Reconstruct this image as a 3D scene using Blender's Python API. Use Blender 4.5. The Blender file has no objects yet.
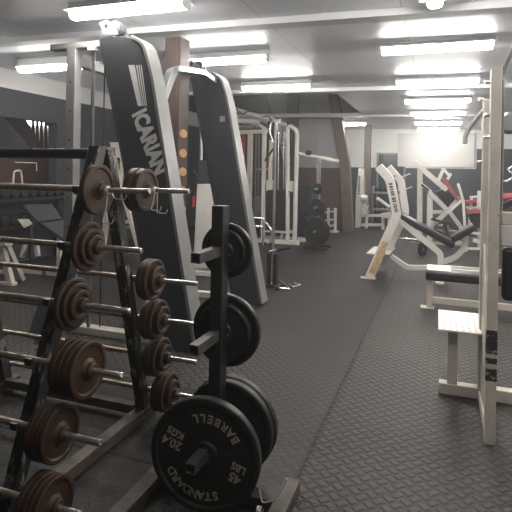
import bpy, bmesh, math, random
from mathutils import Vector, Matrix
random.seed(7)
SC = bpy.context.scene
COL = SC.collection
PI = math.pi
HAZE = .0075

# ------------------------------------------------------------------ camera (measured from the photograph's vanishing points)
CF, CX, CY, CH = 510.0, 256.0, 172.5, 1.4
YAW, ROLL = math.radians(19.8), math.radians(1.1)
FW = Vector((-math.sin(YAW), math.cos(YAW), 0))
R0 = Vector((math.cos(YAW), math.sin(YAW), 0)); U0 = Vector((0, 0, 1))
RT = R0*math.cos(ROLL) + U0*math.sin(ROLL)
UP = U0*math.cos(ROLL) - R0*math.sin(ROLL)

def at(x, y, Y=None, z=None, X=None):
    """world point seen at photo pixel (x, y) on a plane of the room"""
    d = FW + RT*((x-CX)/CF) - UP*((y-CY)/CF)
    if Y is not None: t = Y/d.y
    elif z is not None: t = (z-CH)/d.z
    else: t = X/d.x
    return Vector((d.x*t, d.y*t, CH+d.z*t))

def wpx(px, Y, x=256):
    p = at(x, 172, Y=Y); return px*(p.dot(FW) - CH*FW.z)/CF

cam = bpy.data.cameras.new('camera'); camo = bpy.data.objects.new('camera', cam); COL.objects.link(camo)
cam.sensor_width = 36; cam.lens = 36*CF/512; cam.shift_y = -(256-CY)/512; cam.clip_start = 0.05
M3 = Matrix((RT, UP, -FW)).transposed()
camo.matrix_world = Matrix.Translation((0, 0, CH)) @ M3.to_4x4()
SC.camera = camo

# ------------------------------------------------------------------ materials
def nodes(name):
    m = bpy.data.materials.new(name); m.use_nodes = True
    nt = m.node_tree; b = nt.nodes['Principled BSDF']
    return m, nt, b

def mat(name, col, rough=0.5, metal=0.0, var=0.12, scale=9.0, chips=None, chip_amt=0.6, chip_scale=22.0, bump=0.0, spec=0.5, stretch=None):
    m, nt, b = nodes(name)
    N, L = nt.nodes, nt.links
    tc = N.new('ShaderNodeTexCoord'); mp = N.new('ShaderNodeMapping'); L.new(tc.outputs['Object'], mp.inputs[0])
    if stretch: mp.inputs['Scale'].default_value = stretch
    n1 = N.new('ShaderNodeTexNoise'); n1.inputs['Scale'].default_value = scale; n1.inputs['Detail'].default_value = 5
    L.new(mp.outputs[0], n1.inputs['Vector'])
    r = N.new('ShaderNodeValToRGB'); L.new(n1.outputs['Fac'], r.inputs[0])
    a = [max(0, c*(1-var)) for c in col]; c2 = [min(1, c*(1+var)) for c in col]
    r.color_ramp.elements[0].position = .3; r.color_ramp.elements[1].position = .7
    r.color_ramp.elements[0].color = (*a, 1); r.color_ramp.elements[1].color = (*c2, 1)
    out = r.outputs[0]
    if chips:
        n2 = N.new('ShaderNodeTexNoise'); n2.inputs['Scale'].default_value = chip_scale; n2.inputs['Detail'].default_value = 8; n2.inputs['Roughness'].default_value = .7
        L.new(mp.outputs[0], n2.inputs['Vector'])
        r2 = N.new('ShaderNodeValToRGB'); r2.color_ramp.elements[0].position = chip_amt; r2.color_ramp.elements[1].position = chip_amt+.03
        L.new(n2.outputs['Fac'], r2.inputs[0])
        mx = N.new('ShaderNodeMixRGB'); L.new(r2.outputs[0], mx.inputs[0]); L.new(out, mx.inputs[1]); mx.inputs[2].default_value = (*chips, 1)
        out = mx.outputs[0]
    L.new(out, b.inputs['Base Color'])
    b.inputs['Roughness'].default_value = rough; b.inputs['Metallic'].default_value = metal
    b.inputs['Specular IOR Level'].default_value = spec
    if bump:
        bp = N.new('ShaderNodeBump'); bp.inputs['Strength'].default_value = bump; bp.inputs['Distance'].default_value = .004
        n3 = N.new('ShaderNodeTexNoise'); n3.inputs['Scale'].default_value = scale*14; L.new(mp.outputs[0], n3.inputs['Vector'])
        L.new(n3.outputs['Fac'], bp.inputs['Height']); L.new(bp.outputs[0], b.inputs['Normal'])
    return m

def emit(name, col, s):
    m, nt, b = nodes(name)
    b.inputs['Base Color'].default_value = (.9, .9, .9, 1)
    b.inputs['Emission Color'].default_value = (*col, 1); b.inputs['Emission Strength'].default_value = s
    return m

M = {}
M['cream'] = mat('cream_paint', (.53, .49, .43), .5, var=.10, scale=6, chips=(.06, .05, .045), chip_amt=.64, chip_scale=34)
M['white'] = mat('white_paint', (.56, .545, .51), .45, var=.06, scale=6, chips=(.12, .11, .1), chip_amt=.74)
M['beige'] = mat('beige_paint', (.54, .48, .38), .5, var=.06)
M['lightgrey'] = mat('light_grey_frame', (.27, .27, .265), .4, var=.06)
M['edgegrey'] = mat('grey_edge_frame', (.165, .165, .162), .4, var=.06)
M['slate'] = mat('slate_panel', (.026, .029, .035), .45, var=.10, scale=3, spec=.35)
M['decal'] = mat('white_decal', (.62, .62, .60), .5, var=.05)
M['iron'] = mat('brown_cast_iron', (.040, .021, .011), .52, var=.35, scale=14, bump=.25, spec=.3)
M['ironblack'] = mat('black_cast_iron', (.012, .0115, .011), .45, var=.3, scale=14, bump=.25, spec=.3)
M['rimworn'] = mat('worn_rim_metal', (.075, .07, .066), .36, metal=.4, var=.3, scale=18)
M['letter'] = mat('raised_cream_lettering', (.27, .23, .17), .6, var=.4, scale=60)
M['blackpaint'] = mat('worn_black_paint', (.018, .018, .018), .40, var=.3, chips=(.26, .24, .21), chip_amt=.565, chip_scale=26, stretch=(1, 1, .3))
M['wornband'] = mat('cream_paint_worn_to_black', (.020, .019, .018), .45, var=.3, chips=(.34, .31, .27), chip_amt=.56, chip_scale=30, stretch=(1, 1, 2.2))
M['blacksteel'] = mat('black_steel', (.013, .013, .013), .42, var=.3, scale=12, spec=.35)
M['footwood'] = mat('scuffed_brown_black_rail', (.055, .042, .031), .55, var=.5, scale=18, chips=(.02, .018, .016), chip_amt=.58)
M['chrome'] = mat('chrome', (.68, .67, .65), .24, metal=.85, var=.1, scale=30)
M['bar'] = mat('worn_steel_bar', (.46, .38, .31), .38, metal=.75, var=.25, scale=26)
M['greysteel'] = mat('grey_steel', (.22, .225, .235), .38, metal=.6, var=.12)
M['vinyl'] = mat('black_vinyl', (.013, .014, .016), .40, var=.2, scale=5, spec=.35)
M['vinylgrey'] = mat('dark_grey_vinyl', (.040, .041, .045), .40, var=.15, scale=5)
M['redvinyl'] = mat('red_vinyl', (.30, .045, .06), .4, var=.12)
M['redsteel'] = mat('red_paint', (.42, .05, .05), .45, var=.1)
M['rubber'] = mat('black_rubber', (.010, .010, .010), .6, var=.2, spec=.3)
M['wood'] = mat('red_brown_timber', (.066, .040, .032), .55, var=.35, scale=7, stretch=(6, 6, .5))
M['woodpost'] = mat('grey_brown_timber', (.12, .082, .070), .55, var=.3, scale=7, stretch=(6, 6, .5))
M['darkpost'] = mat('dark_timber', (.105, .085, .075), .6, var=.25, scale=7, stretch=(6, 6, .5))
M['paleknot'] = mat('bare_pale_wood', (.50, .30, .15), .6, var=.2, scale=20)
M['tape'] = mat('worn_tan_tape', (.42, .30, .15), .7, var=.35, scale=30, chips=(.6, .56, .5), chip_amt=.6)
M['wainscot'] = mat('red_brown_wainscot', (.075, .040, .036), .5, var=.2, scale=4, stretch=(5, 5, .4))
M['wallwhite'] = mat('white_wall_paint', (.80, .80, .79), .6, var=.03, scale=2)
M['wallshade'] = mat('shaded_white_wall_panel', (.36, .37, .37), .6, var=.05, scale=2)  # white panel, its weaker light put into the grey colour
M['walldark'] = mat('dark_slate_wall_paint', (.034, .039, .047), .6, var=.1, scale=2)
M['wallgreen'] = mat('dull_green_wall_paint', (.26, .28, .27), .6, var=.06, scale=2)
M['board'] = mat('white_projection_board', (.55, .545, .53), .5, var=.02, scale=2)
M['beamwhite'] = mat('white_beam_paint', (.66, .67, .68), .5, var=.04)
M['beamgrey'] = mat('grey_beam_paint', (.30, .31, .33), .5, var=.05)
M['batten'] = mat('white_light_housing', (.6, .6, .6), .5, var=.02)
M['tube'] = emit('lit_fluorescent_tube', (1.0, .955, .90), 16.0)
M['strip'] = emit('lit_stair_lamp', (1.0, .97, .93), 5.0)
M['darkglass'] = mat('dark_blue_glass', (.05, .065, .08), .15, var=.1)
M['text'] = mat('dark_red_brown_lettering', (.07, .042, .042), .6, var=.3, scale=60)
M['wire'] = mat('bright_wire', (.70, .69, .67), .25, metal=.4, var=.05)

def ceiling_mat():
    m, nt, b = nodes('grey_white_ceiling_panels'); N, L = nt.nodes, nt.links
    tc = N.new('ShaderNodeTexCoord')
    br = N.new('ShaderNodeTexBrick'); br.offset = 0; br.inputs['Scale'].default_value = 1.0
    br.inputs['Brick Width'].default_value = 1.2; br.inputs['Row Height'].default_value = 3.9
    br.inputs['Mortar Size'].default_value = .006; br.inputs['Mortar Smooth'].default_value = .2
    br.inputs['Color1'].default_value = (.84, .875, .93, 1); br.inputs['Color2'].default_value = (.86, .895, .95, 1); br.inputs['Mortar'].default_value = (.6, .61, .63, 1)
    mp = N.new('ShaderNodeMapping'); mp.inputs['Location'].default_value = (.35, -.35, 0)
    L.new(tc.outputs['Object'], mp.inputs[0]); L.new(mp.outputs[0], br.inputs['Vector'])
    n = N.new('ShaderNodeTexNoise'); n.inputs['Scale'].default_value = .8; n.inputs['Detail'].default_value = 4; L.new(tc.outputs['Object'], n.inputs['Vector'])
    mx = N.new('ShaderNodeMixRGB'); mx.blend_type = 'MULTIPLY'; mx.inputs[0].default_value = .15
    L.new(br.outputs['Color'], mx.inputs[1]); L.new(n.outputs['Fac'], mx.inputs[2]); L.new(mx.outputs[0], b.inputs['Base Color'])
    b.inputs['Roughness'].default_value = .45
    return m
M['ceiling'] = ceiling_mat()

def floor_mat():
    m, nt, b = nodes('black_rubber_floor_mats'); N, L = nt.nodes, nt.links
    def math_(op, a, c=None, v=None):
        n = N.new('ShaderNodeMath'); n.operation = op
        if isinstance(a, (int, float)): n.inputs[0].default_value = a
        else: L.new(a, n.inputs[0])
        if c is not None:
            if isinstance(c, (int, float)): n.inputs[1].default_value = c
            else: L.new(c, n.inputs[1])
        if v is not None:
            if isinstance(v, (int, float)): n.inputs[2].default_value = v
            else: L.new(v, n.inputs[2])
        return n.outputs[0]
    def ramp(x, lo, hi, o0=0.0, o1=1.0):
        n = N.new('ShaderNodeMapRange'); n.interpolation_type = 'SMOOTHSTEP'
        L.new(x, n.inputs['Value']); n.inputs['From Min'].default_value = lo; n.inputs['From Max'].default_value = hi
        n.inputs['To Min'].default_value = o0; n.inputs['To Max'].default_value = o1
        return n.outputs['Result']
    tc = N.new('ShaderNodeTexCoord'); sep = N.new('ShaderNodeSeparateXYZ'); L.new(tc.outputs['Object'], sep.inputs[0])
    X, Y = sep.outputs['X'], sep.outputs['Y']
    S = .052
    u = math_('DIVIDE', math_('ADD', X, Y), S*1.4142); v = math_('DIVIDE', math_('SUBTRACT', X, Y), S*1.4142)
    fu = math_('SUBTRACT', math_('FRACT', u), .5); fv = math_('SUBTRACT', math_('FRACT', v), .5)
    par = math_('FLOORED_MODULO', math_('ADD', math_('FLOOR', u), math_('FLOOR', v)), 2.0)
    au, av = math_('ABSOLUTE', fu), math_('ABSOLUTE', fv)
    inv = math_('SUBTRACT', 1.0, par)
    lon = math_('ADD', math_('MULTIPLY', au, par), math_('MULTIPLY', av, inv))
    acr = math_('ADD', math_('MULTIPLY', av, par), math_('MULTIPLY', au, inv))
    bar = math_('MULTIPLY', ramp(acr, .16, .34, 1, 0), ramp(lon, .36, .50, 1, 0))
    # which mats are diamond tread: everything right of the seam, and the near mats left of it
    right = ramp(X, -.592, -.588)
    smooth_shade = math_('MULTIPLY', ramp(X, -1.06, -1.05, 1, 0), ramp(Y, 2.95, 2.96, 1, 0))   # smooth mat under the racks, also the mask for shade painted there
    tread_left = math_('SUBTRACT', 1.0, math_('MULTIPLY', smooth_shade, .85))
    near = math_('MULTIPLY', ramp(Y, 3.4, 5.2, 1, 0), math_('MULTIPLY', ramp(X, -1.25, -.75, 1, .35), tread_left))
    tread = math_('MAXIMUM', right, near)
    h = math_('MULTIPLY', bar, tread)
    seam = math_('MULTIPLY', ramp(math_('ABSOLUTE', math_('ADD', X, .59)), .003, .010, 1, 0), .8)
    cross = ramp(math_('ABSOLUTE', math_('SUBTRACT', math_('FRACT', math_('DIVIDE', math_('ADD', Y, .62), 1.83)), .5)), .0015, .0045, 1, 0)
    lines = math_('MAXIMUM', seam, math_('MULTIPLY', cross, .5))
    n1 = N.new('ShaderNodeTexNoise'); n1.inputs['Scale'].default_value = 1.6; n1.inputs['Detail'].default_value = 6; L.new(tc.outputs['Object'], n1.inputs['Vector'])
    r = N.new('ShaderNodeValToRGB'); L.new(n1.outputs['Fac'], r.inputs[0])
    r.color_ramp.elements[0].position = .3; r.color_ramp.elements[1].position = .75
    r.color_ramp.elements[0].color = (.017, .0146, .013, 1); r.color_ramp.elements[1].color = (.027, .0235, .021, 1)
    mx = N.new('ShaderNodeMixRGB'); L.new(math_('MULTIPLY', h, .75), mx.inputs[0]); L.new(r.outputs[0], mx.inputs[1]); mx.inputs[2].default_value = (.056, .049, .044, 1)
    mx2 = N.new('ShaderNodeMixRGB'); L.new(lines, mx2.inputs[0]); L.new(mx.outputs[0], mx2.inputs[1]); mx2.inputs[2].default_value = (.012, .011, .011, 1)
    mx3 = N.new('ShaderNodeMixRGB'); L.new(math_('MULTIPLY', smooth_shade, .75), mx3.inputs[0]); L.new(mx2.outputs[0], mx3.inputs[1]); mx3.inputs[2].default_value = (.010, .009, .008, 1)  # foreground shade under the racks painted into the floor colour
    L.new(mx3.outputs[0], b.inputs['Base Color'])
    bp = N.new('ShaderNodeBump'); bp.inputs['Strength'].default_value = 1.0; bp.inputs['Distance'].default_value = .006
    L.new(math_('SUBTRACT', h, lines), bp.inputs['Height']); L.new(bp.outputs[0], b.inputs['Normal'])
    b.inputs['Roughness'].default_value = .55; b.inputs['Specular IOR Level'].default_value = .26
    return m
M['floor'] = floor_mat()

# ------------------------------------------------------------------ mesh building
ORG = {}
def basis(d, up):
    d = d.normalized(); up = Vector(up)
    if abs(d.dot(up.normalized())) > .98: up = Vector((0, 1, 0)) if abs(d.y) < .9 else Vector((1, 0, 0))
    s = d.cross(up).normalized(); u = s.cross(d).normalized()
    return d, s, u

class MB:
    def __init__(s): s.bm = bmesh.new()
    def _q(s, vs):
        try: return s.bm.faces.new(vs)
        except ValueError: return None
    def hexa(s, P):
        v = [s.bm.verts.new(p) for p in P]
        for f in ((0,3,2,1),(4,5,6,7),(0,1,5,4),(1,2,6,5),(2,3,7,6),(3,0,4,7)): s._q([v[i] for i in f])
        return s
    def box(s, a, b):
        x0,x1 = sorted((a[0],b[0])); y0,y1 = sorted((a[1],b[1])); z0,z1 = sorted((a[2],b[2]))
        return s.hexa([(x0,y0,z0),(x1,y0,z0),(x1,y1,z0),(x0,y1,z0),(x0,y0,z1),(x1,y0,z1),(x1,y1,z1),(x0,y1,z1)])
    def bar(s, p0, p1, w, h=None, up=(0,0,1), w1=None, h1=None):
        """rectangular beam: w measured sideways, h along up"""
        h = h or w; w1 = w1 or w; h1 = h1 or h
        p0, p1 = Vector(p0), Vector(p1); d, sd, u = basis(p1-p0, up)
        P = []
        for p, ww, hh in ((p0, w, h), (p1, w1, h1)):
            P += [p - sd*ww/2 - u*hh/2, p + sd*ww/2 - u*hh/2, p + sd*ww/2 + u*hh/2, p - sd*ww/2 + u*hh/2]
        return s.hexa(P)
    def prism(s, pts, off):
        """closed outline extruded by the vector off"""
        off = Vector(off); n = len(pts)
        a = [s.bm.verts.new(p) for p in pts]; b = [s.bm.verts.new(Vector(p)+off) for p in pts]
        s._q(a); s._q(b[::-1])
        for i in range(n): s._q([a[i], b[i], b[(i+1)%n], a[(i+1)%n]])
        return s
    def lathe(s, p, axis, prof, n=40, closed=False):
        """profile [(t, r)] spun about axis from p"""
        p = Vector(p); d, sd, u = basis(Vector(axis), (0,0,1))
        rings = []
        for t, r in prof:
            if r < 1e-6: rings.append([s.bm.verts.new(p+d*t)])
            else: rings.append([s.bm.verts.new(p+d*t+(sd*math.cos(2*PI*k/n)+u*math.sin(2*PI*k/n))*r) for k in range(n)])
        pairs = list(zip(rings, rings[1:]))
        if closed: pairs.append((rings[-1], rings[0]))
        for A, B in pairs:
            for k in range(n):
                a0, a1 = A[k%len(A)], A[(k+1)%len(A)]; b0, b1 = B[k%len(B)], B[(k+1)%len(B)]
                vs = []
                for q in (a0, a1, b1, b0):
                    if q not in vs: vs.append(q)
                if len(vs) > 2: s._q(vs)
        return s
    def cyl(s, p0, p1, r, n=20, r1=None, e=None):
        p0, p1 = Vector(p0), Vector(p1); L = (p1-p0).length; r1 = r if r1 is None else r1
        e = min(r, r1, L/2)*.12 if e is None else e
        return s.lathe(p0, p1-p0, [(0,0),(0,r-e),(e,r),(L-e,r1),(L,r1-e),(L,0)], n)
    def tube(s, pts, r, n=10, closed=False):
        pts = [Vector(p) for p in pts]; m = len(pts); rings = []
        prev = None
        for i, p in enumerate(pts):
            if closed: t = (pts[(i+1)%m]-pts[i-1])
            else: t = (pts[min(i+1,m-1)]-pts[max(i-1,0)])
            t = t.normalized()
            if prev is None: d, sd, u = basis(t, (0,0,1))
            else:
                u = (prev - t*prev.dot(t)).normalized(); sd = t.cross(u).normalized()
            prev = u
            rings.append([s.bm.verts.new(p+(sd*math.cos(2*PI*k/n)+u*math.sin(2*PI*k/n))*r) for k in range(n)])
        pr = list(zip(rings, rings[1:]))
        if closed: pr.append((rings[-1], rings[0]))
        for A, B in pr:
            for k in range(n): s._q([A[k], A[(k+1)%n], B[(k+1)%n], B[k]])
        if not closed: s._q(rings[0][::-1]); s._q(rings[-1])
        return s
    def rtube(s, pts, w, h, side=None):
        """rectangular tube swept along a planar path; side = the constant sideways direction"""
        pts = [Vector(p) for p in pts]; m = len(pts); rings = []
        sd = Vector(side).normalized()
        for i, p in enumerate(pts):
            t0 = (pts[i]-pts[max(i-1,0)]); t1 = (pts[min(i+1,m-1)]-pts[i])
            if t0.length < 1e-9: t0 = t1
            if t1.length < 1e-9: t1 = t0
            t0.normalize(); t1.normalize(); t = (t0+t1).normalized()
            u = t.cross(sd).normalized(); c = max(.4, t.dot(t1))
            rings.append([s.bm.verts.new(p+sd*a*w/2+u*b_*h/2/c) for a, b_ in ((-1,-1),(1,-1),(1,1),(-1,1))])
        for A, B in zip(rings, rings[1:]):
            for k in range(4): s._q([A[k], A[(k+1)%4], B[(k+1)%4], B[k]])
        s._q(rings[0][::-1]); s._q(rings[-1])
        return s
    def build(s, name, m, parent=None, bevel=0, smooth=35, seg=2):
        me = bpy.data.meshes.new(name)
        bmesh.ops.recalc_face_normals(s.bm, faces=s.bm.faces)
        if parent is not None:
            o_ = ORG[parent.name]; bmesh.ops.translate(s.bm, verts=s.bm.verts, vec=-o_)
        s.bm.to_mesh(me); s.bm.free()
        me.polygons.foreach_set('use_smooth', [True]*len(me.polygons)); me.set_sharp_from_angle(angle=math.radians(smooth))
        me.materials.append(M[m] if isinstance(m, str) else m)
        ob = bpy.data.objects.new(name, me); COL.objects.link(ob)
        if parent is not None: ob.parent = parent; ORG[ob.name] = ORG[parent.name]
        else: ORG[ob.name] = Vector((0,0,0))
        if bevel:
            bv = ob.modifiers.new('bevel', 'BEVEL'); bv.width = bevel; bv.segments = seg; bv.limit_method = 'ANGLE'; bv.angle_limit = math.radians(40)
        return ob

def tag(o, label, cat, group=None, kind=None):
    if label: o['label'] = label
    if cat: o['category'] = cat
    if group: o['group'] = group
    if kind: o['kind'] = kind
    return o
def thing(name, loc, label, cat, group=None):
    o = bpy.data.objects.new(name, None); COL.objects.link(o); o.location = loc; o.empty_display_size = .1
    ORG[o.name] = Vector(loc)
    return tag(o, label, cat, group)
def struct(name, mb, m, label=None, bevel=0):
    o = mb.build(name, m, None, bevel); o['kind'] = 'structure'
    if label: o['label'] = label
    return o
def arc(c, r, a0, a1, n, ax=(1,0,0), ay=(0,0,1)):
    c, ax, ay = Vector(c), Vector(ax), Vector(ay)
    return [c+ax*r*math.cos(math.radians(a0+(a1-a0)*i/n))+ay*r*math.sin(math.radians(a0+(a1-a0)*i/n)) for i in range(n+1)]
def fillet(pts, r, n=5):
    pts = [Vector(p) for p in pts]; out = [pts[0]]
    for i in range(1, len(pts)-1):
        a, b, c = pts[i-1], pts[i], pts[i+1]
        d0 = (a-b); d1 = (c-b); rr = min(r, d0.length*.48, d1.length*.48)
        p0 = b+d0.normalized()*rr; p1 = b+d1.normalized()*rr
        for k in range(n+1):
            t = k/n; out.append(p0*(1-t)**2 + b*2*t*(1-t) + p1*t*t)
    out.append(pts[-1]); return out
def text_bm(mb, s, size, mtx, ext=.001, bold=0.0, sx=1.0):
    """adds the word s as a solid mesh; mtx maps the text plane (x right, y up, z out) to the world"""
    cu = bpy.data.curves.new('t', 'FONT'); cu.body = s; cu.size = size; cu.extrude = ext; cu.offset = bold
    cu.align_x = 'CENTER'; cu.align_y = 'CENTER'; cu.resolution_u = 3
    ob = bpy.data.objects.new('t', cu); COL.objects.link(ob)
    bpy.context.view_layer.update()
    me = bpy.data.meshes.new_from_object(ob.evaluated_get(bpy.context.evaluated_depsgraph_get()))
    me.transform(mtx @ Matrix.Diagonal((sx, 1, 1, 1)))
    mb.bm.from_mesh(me)
    bpy.data.objects.remove(ob); bpy.data.curves.remove(cu); bpy.data.meshes.remove(me)
def frame(o, x, y):
    """matrix with origin o, x axis and y axis"""
    x = Vector(x).normalized(); y = Vector(y).normalized(); z = x.cross(y)
    m = Matrix((x, y, z)).transposed().to_4x4(); m.translation = Vector(o); return m
def pb(mb, a, b, Y, px, dep=None, Y1=None):
    """beam between two photo points on planes Y / Y1, px wide in the picture, dep deep in metres"""
    p, q = at(*a, Y=Y), at(*b, Y=Y if Y1 is None else Y1); w = wpx(px, Y, a[0])
    mb.bar(p, q, w, dep or w, up=(0,1,0)); return mb

# ------------------------------------------------------------------ thin haze volume added to stand in for lens veil
wd = bpy.data.worlds.new('air'); SC.world = wd; wd.use_nodes = True
wn = wd.node_tree; bgn = wn.nodes['Background']; bgn.inputs['Color'].default_value = (0, 0, 0, 1)
vs = wn.nodes.new('ShaderNodeVolumeScatter'); vs.inputs['Density'].default_value = HAZE; vs.inputs['Anisotropy'].default_value = .55; vs.inputs['Color'].default_value = (.95, .97, 1, 1)
wn.links.new(vs.outputs[0], wn.nodes['World Output'].inputs['Volume'])
# ------------------------------------------------------------------ the room
XL, XR, YB, YF, ZC = -5.9, 3.2, 15.8, -1.6, 2.752
struct('floor', MB().box((-8, YF-.1, -.1), (XR+.1, YB+.2, 0)), 'floor', 'black rubber mat floor with diamond tread mats')
TILT = .0135
def tilt(o):
    o.rotation_euler = (0, math.atan(TILT), 0); return o
# the bay over the timber-edged partition is open to a higher soffit: rebuild as shell pieces
cm = MB()
cm.box((-8, YF-.1, ZC), (XR+.1, 8.25, ZC+.08))
cm.box((-1.72, 8.25, ZC), (XR+.1, YB+.2, ZC+.08))
cm.box((-8, 12.75, ZC), (-1.72, YB+.2, ZC+.08))
cm.box((-8, 8.17, ZC+.62), (-1.64, 12.83, ZC+.70))
cm.box((-8, 8.17, ZC+.08), (-1.64, 8.25, ZC+.62))
cm.box((-1.72, 8.25, ZC+.08), (-1.64, 12.83, ZC+.62))
tilt(struct('ceiling', cm, 'ceiling', 'grey white panelled ceiling'))
def beam(name, y, d, h, z0, x1=XR):
    o = tilt(struct(name, MB().box((-5.85, y, z0), (x1, y+d, z0+h)), 'beamwhite'))
    o['label'] = 'white painted ceiling beam'
beam('trim_1', 4.27, .16, .10, 2.695)
beam('trim_2', 8.05, .14, .10, 2.695)
beam('trim_3', 11.9, .14, .09, 2.71)
# left wall: white band, dark band, opening onto a stair below the band
Y0, Y1 = 4.4, 6.74
lw = MB()
lw.box((XL-.15, YF-.1, 2.55), (XL, YB+.1, 2.9)); struct('trim_4', lw, 'wallwhite', 'white band along the top of the left wall')
lw = MB(); lw.box((XL-.15, YF-.1, 2.14), (XL, 12.7, 2.55)); lw.box((XL-.15, YF-.1, 0), (XL, Y0, 2.14)); lw.box((XL-.15, Y1, 0), (XL, YB+.1, 2.14)); lw.box((XL-.15, Y0, 0), (XL, Y1, 1.10)); lw.box((XL-.15, 8.1, 2.9), (XL, 12.8, 3.6)); lw.box((XL-.15, 12.7, 2.14), (XL, YB+.1, 2.55))
struct('wall_left', lw, 'walldark', 'dark slate painted left wall')
struct('wall_stairwell', MB().box((-7.75, 2, 0), (-7.6, 9.5, 2.9)), 'wallgreen', 'dull green wall behind the stair')
# stair in the opening: boarded lower wall, sloping stringer, balusters, rail
st = thing('staircase', (-6.6, 6.2, 0), 'red brown timber staircase with balusters seen through opening in left wall', 'staircase')
XS = -6.5
MB().prism([at(-30, 150, X=XS), at(64, 148, X=XS), at(64, 230, X=XS), at(-30, 230, X=XS)], (-.06, 0, 0)).build('boarded_side', 'wainscot', st)
MB().prism([at(3, 113, X=XS+.02), at(22, 113, X=XS+.02), at(44, 148, X=XS+.02), at(33, 148, X=XS+.02)], (-.05, 0, 0)).build('stringer', 'wainscot', st)
MB().prism([at(46, 120, X=XS+.02), at(48, 119, X=XS+.02), at(62, 140, X=XS+.02), at(62, 144, X=XS+.02)], (-.05, 0, 0)).build('handrail', 'wainscot', st)
for i in range(6):
    x = 33+i*4.2
    a, b = at(x, 117, X=XS-.02), at(x+.4, 149, X=XS-.02)
    MB().bar(a, b, .035).build('baluster', 'wainscot', st)
lm = MB(); a, b = at(28, 122.5, X=-7.568), at(56, 123.0, X=-7.568)
MB().bar(a, b, .06, .10).build('stair_lamp', 'strip')
tag(bpy.data.objects['stair_lamp'], 'lit lamp strip glowing behind the stair balusters', 'light')
# back wall, side and near walls
bw = MB(); bw.box((-8, YB, 0), (-1.76, YB+.15, 1.62)); bw.box((-1.00, YB, 0), (XR+.1, YB+.15, 1.62)); struct('wall_back', bw, 'walldark', 'dark slate lower half of the back wall')
bw = MB(); bw.box((-8, YB, 1.62), (-1.76, YB+.15, 2.9)); bw.box((-1.76, YB, 2.03), (-1.0, YB+.15, 2.9)); bw.box((-1.0, YB, 1.62), (XR+.1, YB+.15, 2.9)); struct('trim_5', bw, 'wallwhite', 'white upper half of the back wall')
struct('wall_right', MB().box((XR, YF-.1, 0), (XR+.15, YB+.2, 2.9)), 'wallwhite')
struct('wall_front', MB().box((-8, YF-.15, 0), (XR+.1, YF, 2.9)), 'walldark')
bd = thing('projection_board', at(436, 150, Y=YB-.03), 'large blank white board high on the back wall under far lights', 'board')
a, b = at(398, 133.5, Y=YB-.04), at(474, 167.5, Y=YB-.04)
MB().box((a.x, YB-.04, b.z), (b.x, YB-.002, a.z)).build('board', 'board', bd, bevel=.004)
MB().box((b.x, YB-.05, b.z), (b.x+.03, YB-.002, a.z)).build('edge_strip', 'greysteel', bd)
a, b = at(476, 149, Y=YB), at(512, 168, Y=YB)
struct('trim_6', MB().box((a.x+.02, YB-.012, 1.6), (XR, YB-.001, a.z)), 'walldark', 'dark raised wall panel right of the board')
# doorway in the back wall with dark glass
d1 = MB(); d1.box((-1.80, YB-.03, 0), (-1.75, YB+.12, 2.07)); d1.box((-1.01, YB-.03, 0), (-.96, YB+.12, 2.07)); d1.box((-1.75, YB-.03, 2.02), (-1.01, YB+.12, 2.07))
dr = struct('door_1', d1, 'greysteel', 'dark glazed doorway in the back wall')
MB().box((-1.75, YB+.05, .0), (-1.01, YB+.09, 2.02)).build('door_panel', 'darkglass', dr)['kind'] = 'structure'
# partition with wainscot and pale leaning-edged panel
YP = 12.6
pw = MB(); pw.box((-5.9, YP, 0), (-2.22, YP+.12, 1.55)); struct('trim_7', pw, 'wainscot', 'red brown boarded lower half of the partition')
pa, pc, pd, pe = at(266, 96, Y=YP), at(285, 165, Y=YP), at(345, 165, Y=YP), at(331, 94, Y=YP)
pw = MB().prism([(pa.x, YP, 3.6), (pc.x, YP, 1.551), (pd.x, YP, 1.551), (pe.x, YP, 3.6)], (0, .12, 0)); struct('wall_partition', pw, 'wallshade', 'white panel greyed to look less lit on the upper partition')
pw = MB().box((-5.9, YP+.02, 1.551), (pa.x+.7, YP+.11, 3.6)); struct('trim_8', pw, 'walldark', 'dark upper part of the partition')
for i, x in enumerate((303, 318)):
    a, b = at(x, 160, Y=YP-.004), at(x-6, 96, Y=YP-.004)
    struct('trim_%d' % (9+i), MB().bar(a, b, .012, .008, up=(0,1,0)), 'beamgrey')
# timber posts
k0, k1, k2 = at(347.5, 229.5, Y=YP-.1), at(344.5, 166, Y=YP-.1), at(333, 94, Y=YP-.1)
w = .25
pm = MB().prism([(k0.x-w/2, YP-.1, 0), (k1.x-w/2, YP-.1, k1.z), (k2.x-w/2, YP-.1, k2.z), (k2.x+w/2-.02, YP-.1, k2.z), (k1.x+w/2, YP-.1, k1.z), (k0.x+w/2, YP-.1, 0)], (0, .24, 0))
struct('trim_11', pm, 'woodpost', 'grey brown timber post leaning back at its top', .008)
a, b = at(292.5, 97, Y=YP-.12), at(291.5, 244, Y=YP-.12)
struct('trim_12', MB().box((a.x-.14, YP-.14, 0), (a.x+.14, YP-.005, 3.45)), 'wood', 'red brown timber post against the partition', .006)
a, b = at(366.5, 119, Y=14.2), at(373, 226, Y=14.2)
struct('trim_13', MB().box((a.x-.05, 14.2, 0), (a.x+.125, 14.36, 2.81)), 'darkpost', 'dark timber post in front of the back wall', .006)
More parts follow.
